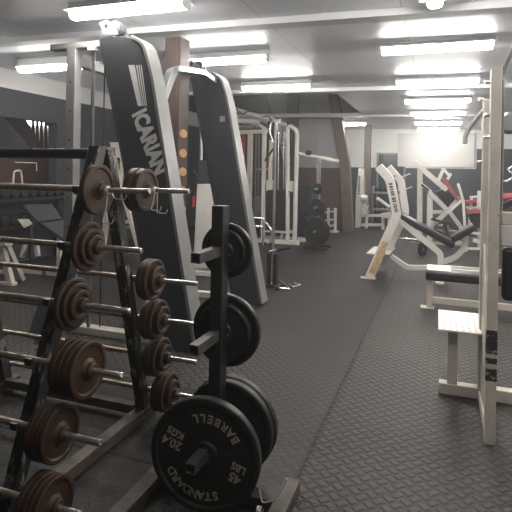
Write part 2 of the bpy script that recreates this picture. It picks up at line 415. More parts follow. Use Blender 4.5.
# near timber column behind the large slanted machine
cxm, cym = -2.49, 4.43
SC.view_settings.view_transform = 'Standard'; SC.view_settings.look = 'None'; SC.view_settings.exposure = 2.15; SC.view_settings.gamma = 1.0; SC.view_settings.use_curve_mapping = False
cl = struct('trim_14', MB().box((cxm-.085, cym, 0), (cxm+.085, cym+.20, 2.72)), 'wood', 'red brown timber column under the first ceiling beam', .006)
a = MB()
for k, yy in enumerate((135, 154, 172, 190, 209, 228)):
    q = at(191, yy, X=cxm+.086)
    m_ = MB(); m_.lathe((cxm+.0852, cym+.10, q.z), (1, 0, 0), [(0, .080), (.003, .076), (.003, 0)], 20)
    for v in m_.bm.verts: v.co.z = q.z+(v.co.z-q.z)*.55
    o = m_.build('worn_patch', 'paleknot', cl); o['label'] = 'bare pale wood patch'; o['kind'] = 'structure'

# ------------------------------------------------------------------ ceiling lights
def light(x, y, L, along, z, label):
    o = thing('fluorescent_light', (x, y, z), label, 'light', 'fluorescent lights on the ceiling')
    top = ZC-TILT*x-.008
    d = Vector((1,0,0)) if along == 'x' else Vector((0,1,0)); c = Vector((x, y, z))
    n = Vector((0,1,0)) if along == 'x' else Vector((1,0,0))
    # bent sheet housing with wide lip added to shade the ceiling, two end caps, wrap-round lit diffuser
    def P(t, s, zz): q = c+d*t+n*s; return (q.x, q.y, zz)
    MB().prism([P(-L/2, a_, zz) for a_, zz in ((-.112,z+.029),(.112,z+.029),(.112,z+.034),(.05,z+.048),(.05,top),(-.05,top),(-.05,z+.048),(-.112,z+.034))], d*L).build('housing', 'batten', o)
    prof = [(-.048,.030),(-.054,.010),(-.046,-.014),(-.026,-.026),(.026,-.026),(.046,-.014),(.054,.010),(.048,.030)]
    MB().prism([P(-L/2+.02, a_, z+b_) for a_, b_ in prof], d*(L-.04)).build('diffuser', 'tube', o)
    for sg in (-1, 1):
        MB().prism([P(sg*(L/2-.019), a_*1.06, z+b_*1.06) for a_, b_ in prof], d*.016*sg).build('end_cap', 'batten', o)
pos = ('nearest', 'second nearest', 'third', 'fourth', 'fifth', 'farthest')
for i, y in enumerate((5.41, 7.36, 9.23, 11.09, 13.05, 14.75)):
    light(-.06, y, 1.08, 'x', 2.67, 'lit fluorescent ceiling light, %s of the row over the right aisle' % pos[i])
light(-2.375, 3.48, 1.08, 'x', 2.67, 'lit fluorescent ceiling light above the top of the slanted slate panel')
light(-2.37, 5.41, 1.08, 'x', 2.67, 'lit fluorescent ceiling light just right of the near timber column')
light(-2.33, 7.29, 1.08, 'x', 2.67, 'lit fluorescent ceiling light above the multi station cable machine')
light(-2.30, 13.05, 1.08, 'x', 2.67, 'lit fluorescent ceiling light half hidden behind the leaning timber post')
light(-4.64, 5.21, 1.08, 'x', 2.67, 'lit fluorescent ceiling light near the white band of left wall')
light(-.055, 3.48, 1.08, 'y', 2.67, 'lit ceiling light seen end on at top right, nearest the viewer')

light(.35, 1.15, 1.08, 'x', 2.67, 'added unseen ceiling light overhead of the viewer, out of view')  # unseen light added to brighten the foreground
light(2.05, 3.48, 1.08, 'x', 2.67, 'added unseen ceiling light beyond the right photo edge, nearest of three')  # this and the next two are unseen lights added for brightness
light(2.05, 5.41, 1.08, 'x', 2.67, 'added unseen ceiling light beyond the right photo edge, middle of three')
light(2.05, 7.36, 1.08, 'x', 2.67, 'added unseen ceiling light beyond the right photo edge, farthest of three')
light(-5.45, 4.10, 1.08, 'y', 2.67, 'added unseen ceiling light beyond the left photo edge by the white band')  # unseen light added to brighten the white wall band
# ------------------------------------------------------------------ barbell rack (A-frames carry bars on both sides)
RX, LX = -1.56, -2.565
rk = thing('barbell_rack', ((RX+LX)/2, 2.05, 0), 'black chipped A-frame barbell rack in left foreground holding brown barbells', 'barbell rack')
def nleg(z): return 1.575+(z-.13)/1.36*.485        # Y of the near leg at height z
def fleg(z): return 2.135+(1.5-z)/1.5*.395
for X in (RX, LX):
    MB().bar((X, nleg(.06), .06), (X, nleg(1.5), 1.5), .058, .06, up=(0,1,0)).build('leg', 'blackpaint', rk, bevel=.003)
    MB().bar((X, fleg(.06), .06), (X, fleg(1.5), 1.5), .058, .06, up=(0,1,0)).build('leg', 'blackpaint', rk, bevel=.003)
    MB().box((X-.03, nleg(1.5)-.03, 1.497), (X+.03, fleg(1.5)+.03, 1.512)).build('cap_plate', 'blackpaint', rk)
    MB().box((X-.033, 1.42, 0), (X+.033, 2.60, .06)).build('foot_rail', 'footwood', rk, bevel=.004)
MB().cyl((LX+.03, 2.05, 1.475), (RX-.03, 2.05, 1.475), .025, 24).build('top_crossbar', 'blacksteel', rk)
MB().bar((LX+.033, 2.49, .055), (RX-.033, 2.49, .055), .05, .05).build('rear_rail', 'footwood', rk, bevel=.003)
near = [(1.936, 1.308, -1.185), (1.848, 1.063, -1.166), (1.764, .832, -1.163), (1.668, .612, -1.13), (1.596, .382, -1.167), (1.516, .160, -1.19)]
far = [(2.248, 1.300, -1.154), (2.372, .820, -1.162), (2.432, .592, -1.208), (2.487, .370, -1.215), (2.537, .155, -1.15)]
RB = .0135
def hook(X, y, z, sgn):
    leg = (nleg(z)-.031) if sgn < 0 else (fleg(z)+.031)
    yb = y; pts = [(X, leg, z-RB-.03), (X, yb, z-RB-.012), (X, yb+sgn*(RB+.010), z-RB-.004), (X, yb+sgn*(RB+.013), z+.012)]
    m_ = MB(); m_.rtube([(X, leg, z-RB-.007), (X, yb+sgn*.006, z-RB-.007), (X, yb+sgn*(RB+.009), z-RB+.004), (X, yb+sgn*(RB+.010), z+.014)], .034, .012, (1,0,0))
    m_.build('bar_hook', 'blackpaint', rk)
for (y, z, e) in near:
    for X in (RX, LX): hook(X, y, z, -1)
for (y, z, e) in far:
    for X in (RX, LX): hook(X, y, z, 1)

def disc_profile(t0, t1, r, hub, hr):
    """cast plate facing +axis: rim, dished face, hub boss"""
    return [(t0, 0), (t0, r-.003), (t0+.003, r), (t1-.003, r), (t1, r-.004), (t1, r-.016), (t1-.007, r-.022), (t1-.007, hr+.012), (t1+hub, hr), (t1+hub, 0)]
def barbell(y, z, e, discs, label, side, wornend='chrome'):
    """discs: list of (x0, x1, r) at the right end, mirrored at the left"""
    mid = -2.16
    o = thing('fixed_barbell', (mid, y, z), label, 'barbell', 'fixed barbells with brown iron plates on the rack')
    x_in = discs[0][0]
    MB().cyl((2*mid-x_in+.002, y, z), (x_in-.002, y, z), RB, 18).build('bar', 'bar', o)
    for sg in (1, -1):
        def q(x): return mid+sg*(x-mid)
        for (a, b, r) in discs:
            big = (a, b, r) == discs[-1]
            MB().lathe((q(a), y, z), (sg,0,0), disc_profile(0, b-a, r, .004, r*.30), 44).build('weight_plate', 'iron', o)
        xo = discs[-1][1]
        MB().lathe((q(xo), y, z), (sg,0,0), [(0,0),(0,.031),(.016,.030),(.02,.026),(.02,0)], 24).build('end_collar', 'iron', o)
        MB().lathe((q(xo), y, z), (sg,0,0), [(0,0),(0,.0125),(e-xo-.003,.0125),(e-xo,.0095),(e-xo,.006),(e-xo-.004,.005),(e-xo-.004,0)], 18).build('sleeve', wornend, o)
    return o
def stack(x0, n, t, r): return [(x0+i*t, x0+i*t+t-.0006, r) for i in range(n)]
NL = 'fixed barbell with %s on the camera side of the rack, %s'
barbell(*near[0], [(-1.473,-1.445,.115)], 'fixed barbell with one thin brown plate, topmost on the near slope of rack', 0)
barbell(*near[1], [(-1.447,-1.424,.107),(-1.423,-1.405,.080),(-1.4045,-1.389,.055)], 'fixed barbell with stepped brown plates, second from top on near slope', 0)
barbell(*near[2], [(-1.458,-1.432,.110),(-1.431,-1.414,.090),(-1.4135,-1.395,.062)], 'fixed barbell with three graded brown plates, third from top on near slope', 0)
barbell(*near[3], stack(-1.392, 4, .0285, .110), 'fixed barbell with the thickest brown plate stack, fourth down on near slope', 0)
barbell(*near[4], stack(-1.432, 4, .0215, .108), 'fixed barbell with ribbed brown plates, fifth down, just above the lowest near one', 0)
barbell(*near[5], stack(-1.398, 4, .0240, .107), 'fixed barbell cut by bottom photo edge, lowest on near slope', 0)
barbell(*far[0], [(-1.470,-1.428,.112),(-1.4275,-1.390,.108)], 'fixed barbell with two brown plates in front of the slate panel, topmost on far slope', 1)
barbell(*far[1], [(-1.468,-1.436,.108),(-1.4355,-1.408,.108),(-1.4075,-1.385,.075)], 'fixed barbell with stepped brown plates, second down on far slope of rack', 1)
barbell(*far[2], [(-1.480,-1.440,.110),(-1.4395,-1.410,.104),(-1.4095,-1.385,.074)], 'fixed barbell with brown plates, third down on far slope of rack', 1)
barbell(*far[3], [(-1.490,-1.450,.108),(-1.4495,-1.420,.104),(-1.4195,-1.395,.07)], 'fixed barbell with brown plates, fourth down on far slope of rack', 1)
barbell(*far[4], [(-1.470,-1.430,.106),(-1.4295,-1.395,.106),(-1.3945,-1.370,.072)], 'fixed barbell lowest on far slope, partly hidden behind the large black plate', 1)
# spring clips hanging at the top barbell
def spring_clip(c, r, hang, label, dirx=1):
    c = Vector(c); o = thing('spring_collar', c, label, 'clip', 'chrome spring clips on the barbell rack')
    pts = []
    for i in range(61):
        a = i/60*2*PI*3; pts.append(c+Vector((.004*dirx+i/60*.016*dirx, math.cos(a)*r, math.sin(a)*r)))
    MB().tube(pts, .0028, 6).build('coil', 'wire', o)
    for s_, (dx, dz) in zip((-1, 1), hang):
        p0 = pts[0] if s_ < 0 else pts[-1]
        MB().tube(fillet([p0, p0+Vector((dx*.3, s_*.004, dz*.55)), p0+Vector((dx, s_*.012, dz)), p0+Vector((dx+.055, s_*.012, dz-.002)), p0+Vector((dx+.06, s_*.014, dz+.02))], .012, 3), .0028, 6).build('wire_handle', 'wire', o)
    return o
spring_clip((-1.418, near[0][0], near[0][1]), .0153, ((-.02, -.15), (.012, -.04)), 'chrome wire spring clip hanging on the topmost near barbell sleeve')
spring_clip((-1.362, far[0][0], far[0][1]), .0153, ((-.015, -.10), (-.01, -.115)), 'chrome wire spring clip on the topmost far barbell')

# ------------------------------------------------------------------ plate tree in the foreground
TX, TY = -.886, 2.02
tr = thing('plate_tree', (TX, TY, 0), 'black steel plate tree with square pegs in the foreground', 'weight rack')
MB().box((TX-.027, TY-.035, .062), (TX+.027, TY+.035, 1.255)).build('post', 'blacksteel', tr, bevel=.003)
FX = (-1.165, -.582)
for x in FX: MB().box((x-.034, 1.40, 0), (x+.034, 2.17, .062)).build('foot_rail', 'footwood', tr, bevel=.004)
MB().box((FX[0]+.034, TY-.035, .002), (FX[1]-.034, TY+.035, .062)).build('cross_rail', 'blacksteel', tr, bevel=.003)
PEG = (1.062, .705, .280); PH = .040
pegs = []
PX = (TX, TX, TX+.024)
MB().box((TX-.03, TY-.041, PEG[2]-.03), (TX+.046, TY+.041, PEG[2]+.03)).build('peg_bracket', 'blacksteel', tr, bevel=.002)
for z, yf, px_ in zip(PEG, (1.785, 1.785, 1.725), PX):
    for y0, y1 in ((TY-.035, yf), (TY+.035, TY+.24)):
        # hollow square tube
        m_ = MB(); o_, i_ = PH/2, PH/2-.004
        for (ax, az, bx, bz) in ((-o_,-o_,o_,-i_),(-o_,i_,o_,o_),(-o_,-i_,-i_,i_),(i_,-i_,o_,i_)): m_.box((px_+ax, y0, z+az), (px_+bx, y1, z+bz))
        m_.build('peg', 'rimworn' if y1 < TY else 'blacksteel', tr)
HOLE = .0315
def ring_plate(c, r, th, label, lettering=False, group='black iron plates on the plate tree', lip=.022, matr='ironblack', cat='weight plate'):
    """round plate with a real hole, face towards -Y, centre c = (x, y_front, z)"""
    o = thing('weight_plate', (c[0], c[1]+th/2, c[2]), label, cat, group)
    e = .005; rr = r-lip; h = .036 if r < .15 else .052
    prof = [(0,h),(0,HOLE),(th,HOLE),(th,h),(th-.008,h+.008),(th-.008,rr-.008),(th,rr),(th,r-e),(th-e,r),(e,r),(0,r-e),(0,rr),(.008,rr-.008),(.008,h+.008)]
    MB().lathe(c, (0,1,0), prof, 64, closed=True).build('disc', matr, o)
    return o
def plate_on(yf, k, r, th, label, lip=.022):
    return ring_plate((PX[k], yf, PEG[k]-HOLE+PH/2), r, th, label, lip=lip)
yf = 1.840
pl = plate_on(yf, 2, .229, .040, 'large black 45 lb plate with cream raised lettering, on low front peg')
pc_ = Vector((PX[2], yf+.0075, PEG[2]-HOLE+PH/2)); ROT = math.radians(-201)
def plate_pt(ang, rad): return pc_+Vector((math.cos(ang)*rad, 0, math.sin(ang)*rad))
def put(mb, ch, ang_pos, rad, ang_up, size):
    a = ang_pos+ROT; u = ang_up+ROT
    up = Vector((math.cos(u), 0, math.sin(u))); x = Vector((math.sin(u), 0, -math.cos(u)))
    text_bm(mb, ch, size, frame(plate_pt(a, rad), x, up), ext=.0012, bold=.0012)
def word(mb, label):
    mb.build('raised_lettering', 'letter', pl)['label'] = 'cream raised lettering '+label
l_ = MB()
for i, ch in enumerate('STANDARD'):
    a = PI/2 - (i-3.5)*math.radians(11.0); put(l_, ch, a, .158, a, .046)
word(l_, 'STANDARD'); l_ = MB()
for i, ch in enumerate('BARBELL'):
    a = -PI/2 + (i-3)*math.radians(12.2); put(l_, ch, a, .150, a+PI, .046)
word(l_, 'BARBELL')
for big, sm_, x in (('45', 'LBS', -.142), ('20.4', 'KGS', .142)):
    l_ = MB()
    for s_, y, sz in ((big, .018, .050), (sm_, -.026, .040)): put(l_, s_, math.atan2(y, x), math.hypot(x, y), PI/2, sz)
    word(l_, big+' '+sm_)
for a in (90, 210, 330):
    a = math.radians(a)+ROT
    MB().bar(plate_pt(a, .055)+Vector((0,.001,0)), plate_pt(a, .115)+Vector((0,.002,0)), .018, .006, up=(0,1,0)).build('cast_rib', 'ironblack', pl)
pl.rotation_euler = (0, 0, math.radians(6))
yb = TY+.0425
plate_on(yb, 0, .098, .024, 'smaller black plate on the top rear peg, next to the post', .012)
plate_on(yb+.025, 0, .122, .028, 'mid size black plate with pale worn rim on the top rear peg', .012)
plate_on(yb, 1, .128, .030, 'smaller black plate on the middle rear peg, next to the post', .014)
plate_on(yb+.031, 1, .160, .034, 'larger black plate on the middle rear peg, behind the smaller one', .016)
plate_on(yb+.012, 2, .208, .040, 'black 45 lb size plate behind the lettered one, low rear peg, nearer of two')
plate_on(yb+.056, 2, .212, .040, 'farthest large black plate on the low rear peg, rim showing at right')
# loose spring clip by the right foot
sc = thing('spring_collar', (-.655, 2.0, .003), 'chrome wire spring clip lying by the plate tree right foot', 'clip')
pts = [at(259, 487, Y=1.97), at(262, 503, Y=1.96), at(268, 502, Y=1.96), at(276, 500, Y=1.96), at(287, 479, Y=1.97)]
MB().tube(fillet(pts, .012, 3), .003, 8).build('wire_handle', 'wire', sc)
pts = [pts[1]+Vector((-.02+.02*i/60, .0+.0165*math.cos(i/60*6*PI), -.035+.0165*math.sin(i/60*6*PI))) for i in range(61)]
MB().tube(pts, .0028, 6).build('coil', 'wire', sc)

# ------------------------------------------------------------------ smith machine with two slanted side panels
sm = thing('smith_machine', (-2.3, 4.3, 0), 'large slate and grey smith machine with two slanted side panels and white brand lettering', 'exercise machine')
def smith_side(y0, y1, ux, tx):
    out = [(tx,2.495),(-2.43,2.485),(-2.36,2.462),(-2.29,2.405),(-2.235,2.315),(-2.19,2.17),(-1.755,.06),(-1.76,.02),(-1.79,0),(-2.02,0),(-2.055,.05)]
    t = .012
    panel = MB().prism([(x, y0, z) for x, z in out], (0, y1-y0-.0, 0)).build('side_panel', 'slate', sm, bevel=.003)
    # light grey frame along the sloping front edge, curved at the top
    pth = fillet([(-2.36,(y0+y1)/2,2.477),(-2.25,(y0+y1)/2,2.42),(-2.165,(y0+y1)/2,2.17),(-1.735,(y0+y1)/2,.02)], .16, 6)
    MB().rtube(pth, y1-y0+.012, .028, (0,1,0)).build('edge_frame', 'edgegrey', sm, bevel=.003)
    MB().rtube([(tx-.010,(y0+y1)/2,2.49),(-2.066,(y0+y1)/2,.06)], y1-y0+.008, .016, (0,1,0)).build('rear_trim', 'slate', sm)
    # pulley bracket and wheel at the upper rear corner
    pl_ = [(-2.665,2.61),(-2.60,2.632),(-2.52,2.58),(-2.48,2.50),(-2.57,2.495),(-2.635,2.53)]
    b_ = MB().prism([(x, y0-.004, z) for x, z in pl_], (0, .010, 0)).build('pulley_bracket', 'edgegrey', sm, bevel=.002)
    MB().cyl((-2.60, y0-.012, 2.585), (-2.60, y0-.0035, 2.585), .016, 14).build('bolt', 'blacksteel', b_)
    MB().prism([(x, y1-.010, z) for x, z in pl_], (0, .010, 0)).build('pulley_bracket', 'edgegrey', sm, bevel=.002)
    MB().lathe((-2.545, y0+.030, 2.570), (0,1,0), [(0,0),(0,.058),(.02,.060),(.045,.05),(.07,.060),(.09,.058),(.09,0)], 28).build('pulley', 'vinylgrey', sm)
    # rear upright, top bar, guide rods
    ym = y0+.115
    MB().box((ux, ym-.045, .06), (ux+.09, ym+.045, 2.44)).build('upright', 'lightgrey', sm, bevel=.003)
    MB().box((-3.24, ym-.04, 2.44), (-2.62, ym+.04, 2.49)).build('top_bar', 'lightgrey', sm, bevel=.003)
    MB().cyl((-2.785, ym-.03, .06), (-2.785, ym-.03, 2.44), .016, 16).build('guide_rod', 'greysteel', sm)
    MB().cyl((-2.70, ym+.01, .06), (-2.70, ym+.01, 2.44), .006, 8).build('cable', 'blacksteel', sm)
    MB().box((-2.825, ym-.065, 2.405), (-2.745, ym+.005, 2.435)).build('rod_cap', 'white', sm, bevel=.002)
    MB().box((-3.12, ym-.05, 0), (-1.80, ym+.05, .06)).build('base_rail', 'cream', sm, bevel=.004)
    for z in (2.15, 1.9, 1.65, 1.4, 1.15, .9, .65): MB().cyl((ux+.045, ym-.0462, z), (ux+.045, ym-.044, z), .009, 10).build('bolt_hole', 'blacksteel', sm)
    return panel
YL0, YR0 = 3.52, 5.06
pL = smith_side(YL0, YL0+.17, -3.055, -2.655)
pR = smith_side(YR0, YR0+.17, -2.965, -2.61)
# bent cross tube joining the two sides near the top
MB().rtube(fillet([(-2.19, YL0+.165, 1.93), (-2.19, YL0+.38, 2.28), (-2.37, YR0-.22, 2.43), (-2.33, YR0, 2.37)], .10, 5), .09, .055, (1, -.12, .2)).build('cross_tube', 'greysteel', sm, bevel=.003)
MB().box((-3.045, YL0+.16, 2.30), (-2.97, YR0+.07, 2.38)).build('rear_cross_bar', 'lightgrey', sm, bevel=.003)
q = at(222.5, 119, Y=YR0-.003)
MB().box((q.x-.03, YR0-.012, q.z-.03), (q.x+.03, YR0-.001, q.z+.03)).build('rod_catch', 'lightgrey', sm, bevel=.003)
# lettering runs down the panel, tops of the letters toward the front edge
dv = Vector((.208, 0, -1)).normalized(); upv = Vector((1, 0, .208)).normalized()
lg = MB()
a = at(138.0, 111.5, Y=YL0-.001); b = at(160.5, 173.5, Y=YL0-.001)
cpt = (a+b)/2; ln = (b-a).length; dirv = (b-a).normalized(); upd = Vector((-dirv.z, 0, dirv.x))
mt = frame(cpt, dirv, upd)
if mt.col[2][1] > 0: print('flip')
text_bm(lg, 'ICARIAN', .185, mt, ext=.0012, bold=.0095, sx=1.0)
xs = [(v.co-cpt).dot(dirv) for v in lg.bm.verts]; sc_ = ln/(max(xs)-min(xs)); off_ = (max(xs)+min(xs))/2
for v in lg.bm.verts: v.co += dirv*(((v.co-cpt).dot(dirv)-off_)*sc_-(v.co-cpt).dot(dirv))
lg.build('lettering', 'decal', pL)['label'] = 'white lettering ICARIAN'
sp = MB()
for (x0, x1, xb0, xb1) in ((128.3, 134.6, 137.8, 142.2), (136.0, 137.2, 142.9, 143.8), (138.4, 139.4, 144.6, 145.4), (140.6, 141.5, 146.2, 146.9)):
    P_ = [at(x0, 65, Y=YL0-.0012), at(x1, 65, Y=YL0-.0012), at(xb1, 106, Y=YL0-.0012), at(xb0, 106, Y=YL0-.0012)]
    sp.prism(P_, (0, .0011, 0))
sp.build('stripes', 'decal', pL)['label'] = 'four white stripes above the lettering'

# ------------------------------------------------------------------ selectorised tower behind the right slanted panel
wt = thing('weight_stack_tower', (-3.25, 6.2, 0), 'pale shrouded weight stack tower with dark top behind the right slanted panel', 'exercise machine')
Yt = 6.2
def quad(pp, Y, dep): return MB().prism([at(x, y, Y=Y) for x, y in pp], (0, dep, 0))
quad(((197, 184), (213, 184), (219, 268), (193, 268)), Yt, .22).build('shroud', 'white', wt, bevel=.006)
quad(((199.5, 160), (210, 160), (213, 183.7), (197, 183.7)), Yt+.02, .18).build('dark_top', 'slate', wt, bevel=.004)
a, b = at(201, 160.5, Y=Yt+.1), at(201.5, 122, Y=Yt+.1); MB().cyl(a, b, .02, 14).build('guide_rod', 'chrome', wt)
a, b = at(206, 160.5, Y=Yt+.1), at(206.5, 122, Y=Yt+.1); MB().cyl(a, b, .008, 10).build('cable', 'blacksteel', wt)
a = at(206, 268, Y=Yt+.1); MB().box((a.x-.24, Yt-.02, 0), (a.x+.24, Yt+.26, .06)).build('base', 'white', wt, bevel=.006)
MB().box((a.x-.14, Yt+.04, .06), (a.x+.14, Yt+.18, at(206, 267.8, Y=Yt).z)).build('pedestal', 'white', wt) if at(206, 267.8, Y=Yt).z > .07 else None
pts = [at(194, 171, Y=Yt-.01), at(196.5, 173, Y=Yt-.03), at(197, 182, Y=Yt-.03), at(195, 188, Y=Yt-.012), at(193.5, 196, Y=Yt-.012)]
MB().tube(fillet(pts, .03), .010, 8).build('cable_loop', 'rubber', wt)
quad(((192.6, 196), (194.6, 196), (194.4, 207), (192.2, 207)), Yt-.015, .03).build('red_tag', 'redsteel', wt)

# ------------------------------------------------------------------ multi station cable machine (middle distance)
mg = thing('cable_machine', at(268, 243, Y=9.8), 'tall white multi station cable machine with hanging handles and dark weight stacks', 'exercise machine')
YG = 9.8
def pbar(name, a, b, Y, px, m, root, dep=None, Y1=None, bevel=.004):
    return pb(MB(), a, b, Y, px, dep, Y1).build(name, m, root, bevel=bevel)
def ptube(name, pp, Y, r, m, root, fl=.05):
    pts = [at(p[0], p[1], Y=(p[2] if len(p) > 2 else Y)) for p in pp]
    return MB().tube(fillet(pts, fl), r, 10).build(name, m, root)
def flo(x, Y):
    """photo y of the floor at column x on plane Y"""
    lo, hi = 176, 900
    for _ in range(40):
        mid = (lo+hi)/2
        if at(x, mid, Y=Y).z > 0: lo = mid
        else: hi = mid
    return (lo+hi)/2-.001
ptube('frame_loop', ((287.5, flo(286, YG)), (287.5, 128), (291, 126), (297.3, 131), (294.5, flo(294, YG))), YG, .045, 'white', mg, .12)
pbar('post', (264.5, 128), (263, flo(263, YG)), YG, 3.6, 'white', mg, .08)
pbar('post', (271.5, 140), (270.0, 180), YG-.15, 3.6, 'beige', mg, .05)
quad(((266, 180), (272, 180), (271.5, 191), (266, 191)), YG-.02, .10).build('shroud_bracket', 'white', mg, bevel=.004)
quad(((284.5, 181), (293, 181), (292, 192), (287, 190)), YG-.02, .10).build('shroud_bracket', 'white', mg, bevel=.004)
quad(((267.5, 190), (289, 190), (288.3, 230), (267.3, 230)), YG-.03, .24).build('weight_stack', 'rubber', mg, bevel=.006)
for x in (278, 283.5):
    ptube('guide_rod', ((x+.4, 132), (x, 190)), YG+.1, .014, 'chrome', mg)
a, b = at(265, 229.8, Y=YG), at(292, 233.5, Y=YG)
MB().box((a.x, YG-.03, b.z), (b.x, YG+.28, a.z-.003)).build('stack_shelf', 'white', mg, bevel=.004)
a, b = at(257, 243, Y=YG), at(301, 243, Y=YG)
MB().box((a.x, YG-.18, 0), (b.x, YG-.08, .08)).build('base_rail', 'white', mg, bevel=.006)
MB().box((a.x, YG+.30, 0), (b.x, YG+.40, .08)).build('base_rail', 'white', mg, bevel=.006)
for x in (264, 276, 291):
    q = at(x, 240, Y=YG); MB().box((q.x-.04, YG-.08, .001), (q.x+.04, YG+.30, .075)).build('cross_rail', 'white', mg, bevel=.004)
for x in (271, 281, 286):
    q = at(x, 238, Y=YG+.1); r_ = at(x, 233.6, Y=YG).z; MB().bar((q.x, YG+.1, .075), (q.x+.03, YG+.1, r_-.004), .05).build('stand_off', 'white', mg)
# left bay
YH = 10.15
pbar('post', (250.5, 134), (248.5, flo(248.5, YH)), YH, 4.6, 'beige', mg, .08)
pbar('cross_bar', (234, 132.5), (267, 131.5), YH, 3.8, 'beige', mg, .08)
pbar('red_upright', (244.2, 119), (242, 172), YH+.5, 3.2, 'redsteel', mg, .06)
pbar('red_upright', (242, 172), (240.5, flo(240.5, YH+.5)), YH+.5, 3.2, 'redsteel', mg, .06)
ptube('top_pulley_bar', ((228, 107), (247, 113), (275, 120.5), (286, 125.5)), YG+.05, .05, 'white', mg, .05)
ptube('upper_roller', ((234, 120.5), (247, 121), (259, 123)), YH-.1, .055, 'white', mg, .02)
ptube('upper_roller', ((238, 127.5), (249, 127), (257, 126)), YH+.1, .05, 'chrome', mg, .02)
pbar('upper_brace', (250, 118.5), (267, 122), YH+.2, 3, 'white', mg, .06)
pbar('upper_brace', (258, 124), (268, 131), YH-.05, 3, 'white', mg, .06)
for x in (255.5, 258.5): ptube('guide_rod', ((x+.5, 134), (x-.3, 225)), YH+.25, .012, 'greysteel', mg)
quad(((253.5, 197), (260.5, 197), (260, 216), (253.2, 216)), YH+.15, .2).build('weight_stack', 'greysteel', mg, bevel=.006)
quad(((253.2, 216.3), (260, 216.3), (259.6, 236), (253, 236)), YH+.15, .2).build('weight_stack', 'ironblack', mg, bevel=.006)
quad(((256, 168.3), (268, 168.3), (268, 170.2), (256, 170.2)), YH+.3, .03).build('tan_strap', 'tape', mg)
ptube('cable', ((231, 104), (243, 115), (248, 110.5), (254, 112)), YG-.04, .012, 'rubber', mg, .1)
ptube('cable', ((262, 117), (268, 116), (271, 120), (272.5, 125)), YG-.04, .012, 'rubber', mg, .1)
ptube('handle_bar', ((254, 217.7), (262.5, 218.2), (263.5, 221), (263.2, 250)), YG-.45, .022, 'chrome', mg, .06)
ptube('handle_bar', ((256, 226), (262.8, 226.4)), YG-.45, .018, 'chrome', mg, .02)
ptube('handle_bar', ((265.5, 222), (272, 231), (271.3, 249)), YG-.40, .022, 'chrome', mg, .08)
for q_ in (263.2, 271.3):
    q = at(q_, 249, Y=YG-.43)
    MB().bar((q.x, YG-.42, 0.0), (q.x, YG-.42, max(.05, q.z+.02)), .07, .07, up=(0,1,0)).build('handle_foot', 'blacksteel', mg)
# hanging cable attachments
def attach(pp, Y, r, m, label, name='cable_handle'):
    o = thing(name, at(pp[0][0], pp[0][1], Y=Y), label, 'handle', 'attachments hanging from the cable machine')
    ptube('bar', pp, Y, r, m, o, .04); return o
h_ = attach(((273, 120), (270.5, 124), (270, 133), (274, 144), (276, 136), (275, 126)), YG-.16, .017, 'chrome', 'chrome stirrup grip hanging highest at the front of the cable machine', 'stirrup_attachment')
h_ = attach(((274, 148), (268, 156), (265, 161), (266, 160)), YG-.20, .02, 'rubber', 'black rope grip hanging left of the beige short post', 'rope_attachment')
h_ = attach(((279.5, 123), (281, 133), (279, 140), (281, 146), (283, 144)), YG-.14, .018, 'greysteel', 'grey bent bar hanging right of the chrome stirrup grip', 'bar_attachment')
for i, (x, y) in enumerate(((276.5, 124), (278, 128), (280, 121))):
    q = at(x, y, Y=YG-.2)
    o = thing('snap_hook', q, ('steel snap hook clipped at the top of the cable machine', 'steel snap hook just under the uppermost clip', 'steel snap hook nearest the white frame loop')[i], 'hook', 'snap hooks on the cable machine')
    MB().tube([q+Vector((.018*math.cos(k*PI/9), 0, .045*math.sin(k*PI/9))) for k in range(18)], .009, 6, closed=True).build('ring', 'wire', o)

# ------------------------------------------------------------------ slim pulley column on the open floor
YC = 6.0
pc2 = thing('pulley_column', at(272, flo(272, YC), Y=YC), 'slim steel pulley column with black boxed foot at the edge of open floor', 'exercise machine')
a, b = at(272, 284, Y=YC), at(276, 148, Y=YC); xc = -1.915
q0 = at(272, 252.5, Y=YC).z
MB().cyl((xc, YC, .03), (xc, YC, 2.0), .016, 16).build('pole', 'greysteel', pc2)
MB().box((xc-.065, YC-.05, .03), (xc-.022, YC+.06, q0)).build('box_side', 'blacksteel', pc2, bevel=.006)
MB().box((xc+.022, YC-.05, .03), (xc+.065, YC+.06, q0-.01)).build('box_side', 'blacksteel', pc2, bevel=.006)
MB().cyl((xc, YC-.034, .03), (xc, YC-.034, q0+.02), .012, 12).build('chrome_guide', 'chrome', pc2)
MB().box((xc-.10, YC-.08, 0), (xc+.10, YC+.09, .03)).build('base', 'blacksteel', pc2, bevel=.004)
p0, p1, p2 = at(269.5, 252, Y=YC-.06), at(277, 250, Y=YC-.06), at(291, 247, Y=YC-.06)
MB().cyl(p0, p1, .018, 14).build('arm', 'chrome', pc2); MB().cyl(p1, p2, .021, 14).build('grip', 'rubber', pc2)
MB().bar((xc, YC, p0.z-.005), (xc, YC-.06, p0.z-.005), .02).build('arm_lug', 'blacksteel', pc2)
# attachments lying on the floor beside it
o = thing('cable_attachment', at(284, 286, z=.012), 'chrome V shaped cable handle lying on floor beside the slim pulley column', 'handle')
f0 = [at(277, 288.2, z=.012), at(290.5, 289.2, z=.012), at(279.5, 280.5, z=.012), at(281, 279.5, z=.012), at(289, 288, z=.012)]
MB().tube(fillet([f0[0], f0[1], f0[2]], .03), .011, 8).build('bar', 'chrome', o)
MB().cyl(at(275.5, 288, z=.026), at(279, 288, z=.026), .025, 14).build('grip', 'rubber', o)
o = thing('cable_attachment', at(296, 285, z=.012), 'small chrome bar handle on floor, farther right of the pulley column', 'handle')
MB().tube(fillet([at(289.5, 284.3, z=.011), at(293, 287, z=.011), at(301, 284.8, z=.011), at(294.5, 283.4, z=.011)], .03), .010, 8).build('bar', 'chrome', o)

